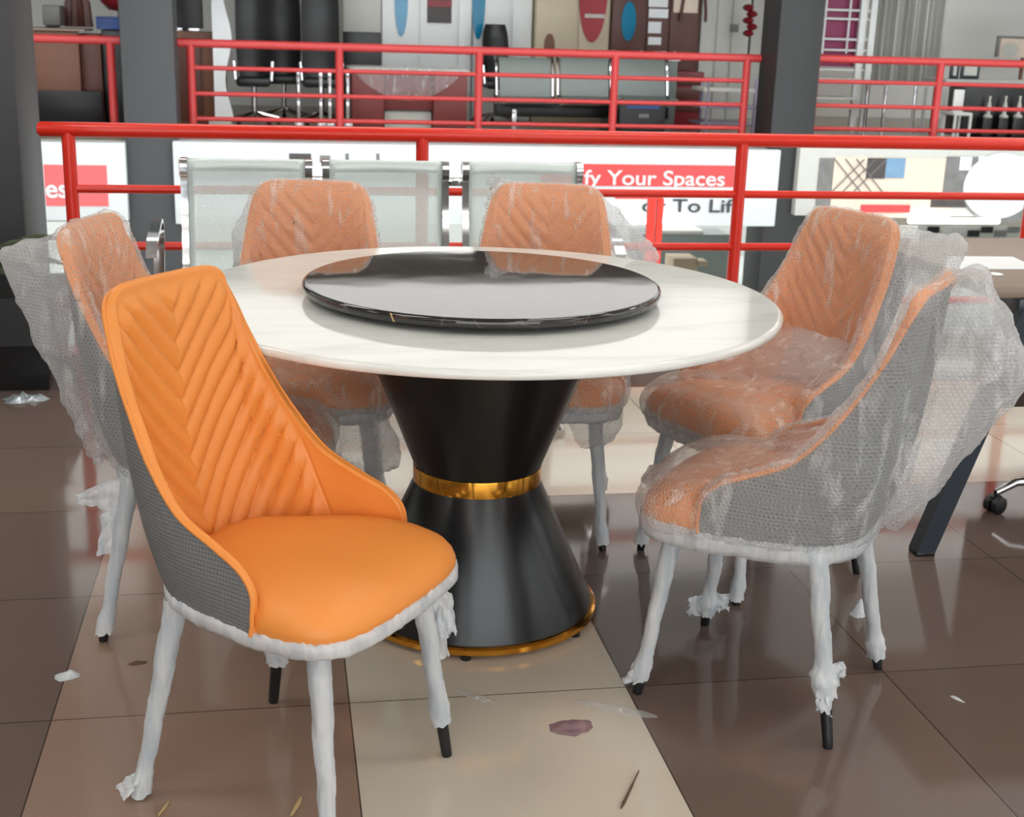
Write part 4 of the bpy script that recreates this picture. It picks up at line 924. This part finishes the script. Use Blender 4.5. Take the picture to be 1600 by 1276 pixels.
# office chair, only base and edge seen
oc = thing('swivel_stool', 'black swivel seat on a chrome star base with casters under the taupe desk', 'chair', (2.47, 3.36, 0))
cp = at_z(1553, 800, 0)-Vector((2.47, 3.36, 0)); a0 = math.atan2(cp.y, cp.x); rr = cp.length
m = MB()
for k in range(5):
    a = a0+2*pi*k/5; d_ = Vector((cos(a), sin(a), 0)); m.tube([Vector((0, 0, .105))+d_*.03, Vector((0, 0, .112))+d_*rr*.55, Vector((0, 0, .10))+d_*rr*.85, Vector((0, 0, .065))+d_*rr], [.02, .017, .014, .011], 12)
st = m.build('star_base', 'chrome', oc)
for k in range(5):
    a = a0+2*pi*k/5; x, y = rr*cos(a), rr*sin(a); m = MB()
    for sx in (-1, 1):
        ax = Vector((-sin(a+.6), cos(a+.6), 0)); c0 = Vector((x, y, .027))+ax*sx*.014
        m.tube([c0-ax*.011, c0-ax*.009, c0+ax*.009, c0+ax*.011], [.021, .0265, .0265, .021], 20)
    m.tube([(x, y, .03), (x, y, .07)], .009, 10); m.lathe([(.012, .034), (.022, .038), (.018, .052), (.008, .058)], 16, (x, y, 0)); m.build('caster', 'black', st)
MB().tube([(0, 0, .1), (0, 0, .43)], .026, 14).build('gas_column', 'chrome', oc)
MB().lathe([(0, .43), (.19, .43), (.215, .45), (.215, .49), (.19, .51), (0, .515)], 40).build('seat', 'blackleather', oc)

# ======================================================= PLANTER + LITTER
pl = thing('planter', 'black tapered planter box with a leafy plant by the left pillar', 'planter', (-1.18, 5.2, 0))
a_ = at_y(88, 462, 5.0); zt = a_.z; xr = a_.x
def taper(z0, z1, e0, e1): 
    xl = -.55
    X = xr+1.18
    vs = [(xl+e0, -.25+e0, z0), (X-e0, -.25+e0, z0), (X-e0, .25-e0, z0), (xl+e0, .25-e0, z0), (xl+e1, -.25+e1, z1), (X-e1, -.25+e1, z1), (X-e1, .25-e1, z1), (xl+e1, .25-e1, z1)]
    return vs, [(3, 2, 1, 0), (4, 5, 6, 7), (0, 1, 5, 4), (1, 2, 6, 5), (2, 3, 7, 6), (3, 0, 4, 7)]
m = MB(); m.add(*taper(0, zt*.52, .05, .014)); m.build('box_base', 'black', pl, smooth=False); m = MB(); m.add(*taper(zt*.50, zt, .008, 0)); m.build('box_rim', 'black', pl, smooth=False)
def leaf(p0, p1, w, seed):
    p0, p1 = Vector(p0), Vector(p1); ax = p1-p0; sd = ax.cross(Vector((0, 1, .3))).normalized(); up = sd.cross(ax).normalized(); rows = []
    for i in range(11):
        t = i/10; c = p0.lerp(p1, t)+Vector((0, 0, .22*ax.length*sin(pi*t*.9))); k = w*sin(pi*min(1, t*.96+.03))**.8; rows.append([c-sd*k+up*k*.3, c, c+sd*k+up*k*.3])
    m = MB(); m.grid(rows); m.grid([[q+Vector((0, 0, -.002)) for q in r] for r in rows]); return m
for i in range(16):
    a = 2*pi*i/16+.3*random.random(); r_ = .10+.05*random.random(); L_ = .22+.16*random.random(); x0 = .0
    leaf((x0+.05*cos(a), .05*sin(a), zt-.01), (x0+.05*cos(a)+L_*cos(a), L_*sin(a)*.6, zt+.04+.2*random.random()), .022, i).build('leaf', 'leaf', pl, ang=80)
leaf((.02, -.1, zt), (.2, -.16, zt+.16), .02, 3).build('leaf', 'leaf', pl, ang=80); leaf((.0, -.1, zt), (.24, -.2, zt+.05), .02, 4).build('leaf', 'leaf', pl, ang=80)
def crumple(name, label, cat, x, y, rx, ry, h, mat, seed, rot=0, group=None):
    c = at_z(x, y, 0); rows = []; n = 26
    for i in range(9):
        s_ = 1-i/8; row = []
        for k in range(n):
            t = 2*pi*k/n; w = 1+.45*noise.noise((cos(t)*1.8+seed, sin(t)*1.8, 3)); X = rx*s_*w*cos(t); Y = ry*s_*w*sin(t)
            z = h*(1-s_**2)*(.55+.75*noise.noise((X*40+seed, Y*40, seed)))+.001
            row.append((X*cos(rot)-Y*sin(rot), X*sin(rot)+Y*cos(rot), max(.0006, z)))
        rows.append(row)
    m = MB(); m.grid(rows, closed_u=True); o = m.build(name, mat, ang=180); o.location = (c.x, c.y, 0); return tag(o, label, cat, group)
crumple('foil_scrap', 'crumpled silvery wrapper on the dark floor near the planter', 'litter', 40, 624, .085, .05, .035, 'silver', 1.3)
crumple('plastic_scrap', 'small crumpled clear plastic scrap on the floor line, left foreground', 'litter', 105, 1057, .025, .02, .016, 'foam', 4.1)
crumple('bark_scrap', 'small brown scrap on the tile left of the unwrapped chair', 'litter', 216, 1036, .02, .007, .008, 'twig', 2.2, .2)
crumple('paper_scrap', 'torn purplish paper scrap on the cream tile in front of the table', 'litter', 893, 1137, .045, .032, .010, 'purple', 5.7, .2)
crumple('plastic_film', 'flat clear plastic film strip on the cream tile edge, right foreground', 'litter', 965, 1108, .085, .018, .010, 'film', 7.7, -.55)
crumple('plastic_film', 'thin clear film on the cream tile right of the chair leg', 'litter', 742, 1088, .045, .012, .006, 'film', 9.1, -.7)
crumple('plastic_scrap', 'tiny white scrap on the dark floor at right', 'litter', 1495, 1092, .006, .018, .006, 'foam', 3.1, .4)
crumple('foam_scrap', 'white foam scrap on the floor behind the front right chair legs', 'litter', 1340, 962, .018, .016, .05, 'foam', 6.1)
def stick(name, label, p, q, w, mat):
    A, B = at_z(*p, 0), at_z(*q, 0); d = (B-A); n = Vector((-d.y, d.x, 0)).normalized()*w; m = MB(); rows = []
    for i in range(8):
        t = i/7; c = A.lerp(B, t); k = (.6+.5*noise.noise((t*4, 1, w*900)))*(1 if 0 < i < 7 else .4); rows.append([c-n*k+Vector((0, 0, .001)), c-n*k*.5+Vector((0, 0, .005)), c+n*k*.5+Vector((0, 0, .005)), c+n*k+Vector((0, 0, .001))])
    m.grid(rows, closed_u=True); m.f.append((0, 1, 2, 3)); o = m.build(name, mat); tag(o, label, 'litter'); return recenter(o, (A+B)/2*Vector((1, 1, 0)).length**0 if False else Vector(((A.x+B.x)/2, (A.y+B.y)/2, 0)))
stick('bark_strip', 'dark brown bark strip on the cream tile, bottom middle', (970, 1264), (998, 1206), .004, 'twig')
stick('straw_piece', 'pale straw piece on the brown tile, left of the near chair leg', (455, 1275), (471, 1247), .006, 'tan')
stick('straw_piece', 'thin pale straw on the brown tile at the bottom left', (247, 1276), (264, 1254), .003, 'tan')

# ================================================================= LIGHTS
def added_light_panel(x, y, z, sx, sy, label, power=1):  # unseen panels, added to brighten the rooms and the atrium
    r = thing('added_light_panel', label, 'light', (x, y, z), 0, 'added light panels'); MB().box((-sx/2-.03, -sy/2-.03, -.035), (sx/2+.03, sy/2+.03, -.001), .004).build('frame', 'white', r); MB().box((-sx/2, -sy/2, -.042), (sx/2, sy/2, -.034), .002).build('diffuser', 'lamp', r)
i = 0
for y in (-5.0, -2.6, -.2, 2.2, 4.6):
    for x in (-4.6, -1.4, 1.8, 5.0): added_light_panel(x, y, 3.3, 1.2, .6, 'unseen light panel added above the showroom floor')
for x in (5.5, 8.5): added_light_panel(x, 17.3, 2.95, 1.2, .4, 'unseen light panel added above the far gallery')
for x in (1.6, 8.5): added_light_panel(x, 15.9, 2.95, 1.5, .25, 'unseen light panel added above the far gallery')
for x in (-4, 0, 4, 8): added_light_panel(x, 9.2, 7, 2.4, 1.2, 'large unseen light panel added high over the atrium')
w = bpy.data.worlds.new('sky'); scn.world = w; w.use_nodes = True; nt = w.node_tree; bg = nt.nodes['Background']
bg.inputs[0].default_value = (.93, .97, 1, 1); bg.inputs[1].default_value = 2.9
scn.view_settings.view_transform = 'Standard'; scn.view_settings.look = 'None'; scn.view_settings.gamma = 1; scn.view_settings.use_curve_mapping = False
scn.view_settings.exposure = 0.36
scn.cycles.max_bounces = 10; scn.cycles.transparent_max_bounces = 24; scn.cycles.sample_clamp_indirect = 6
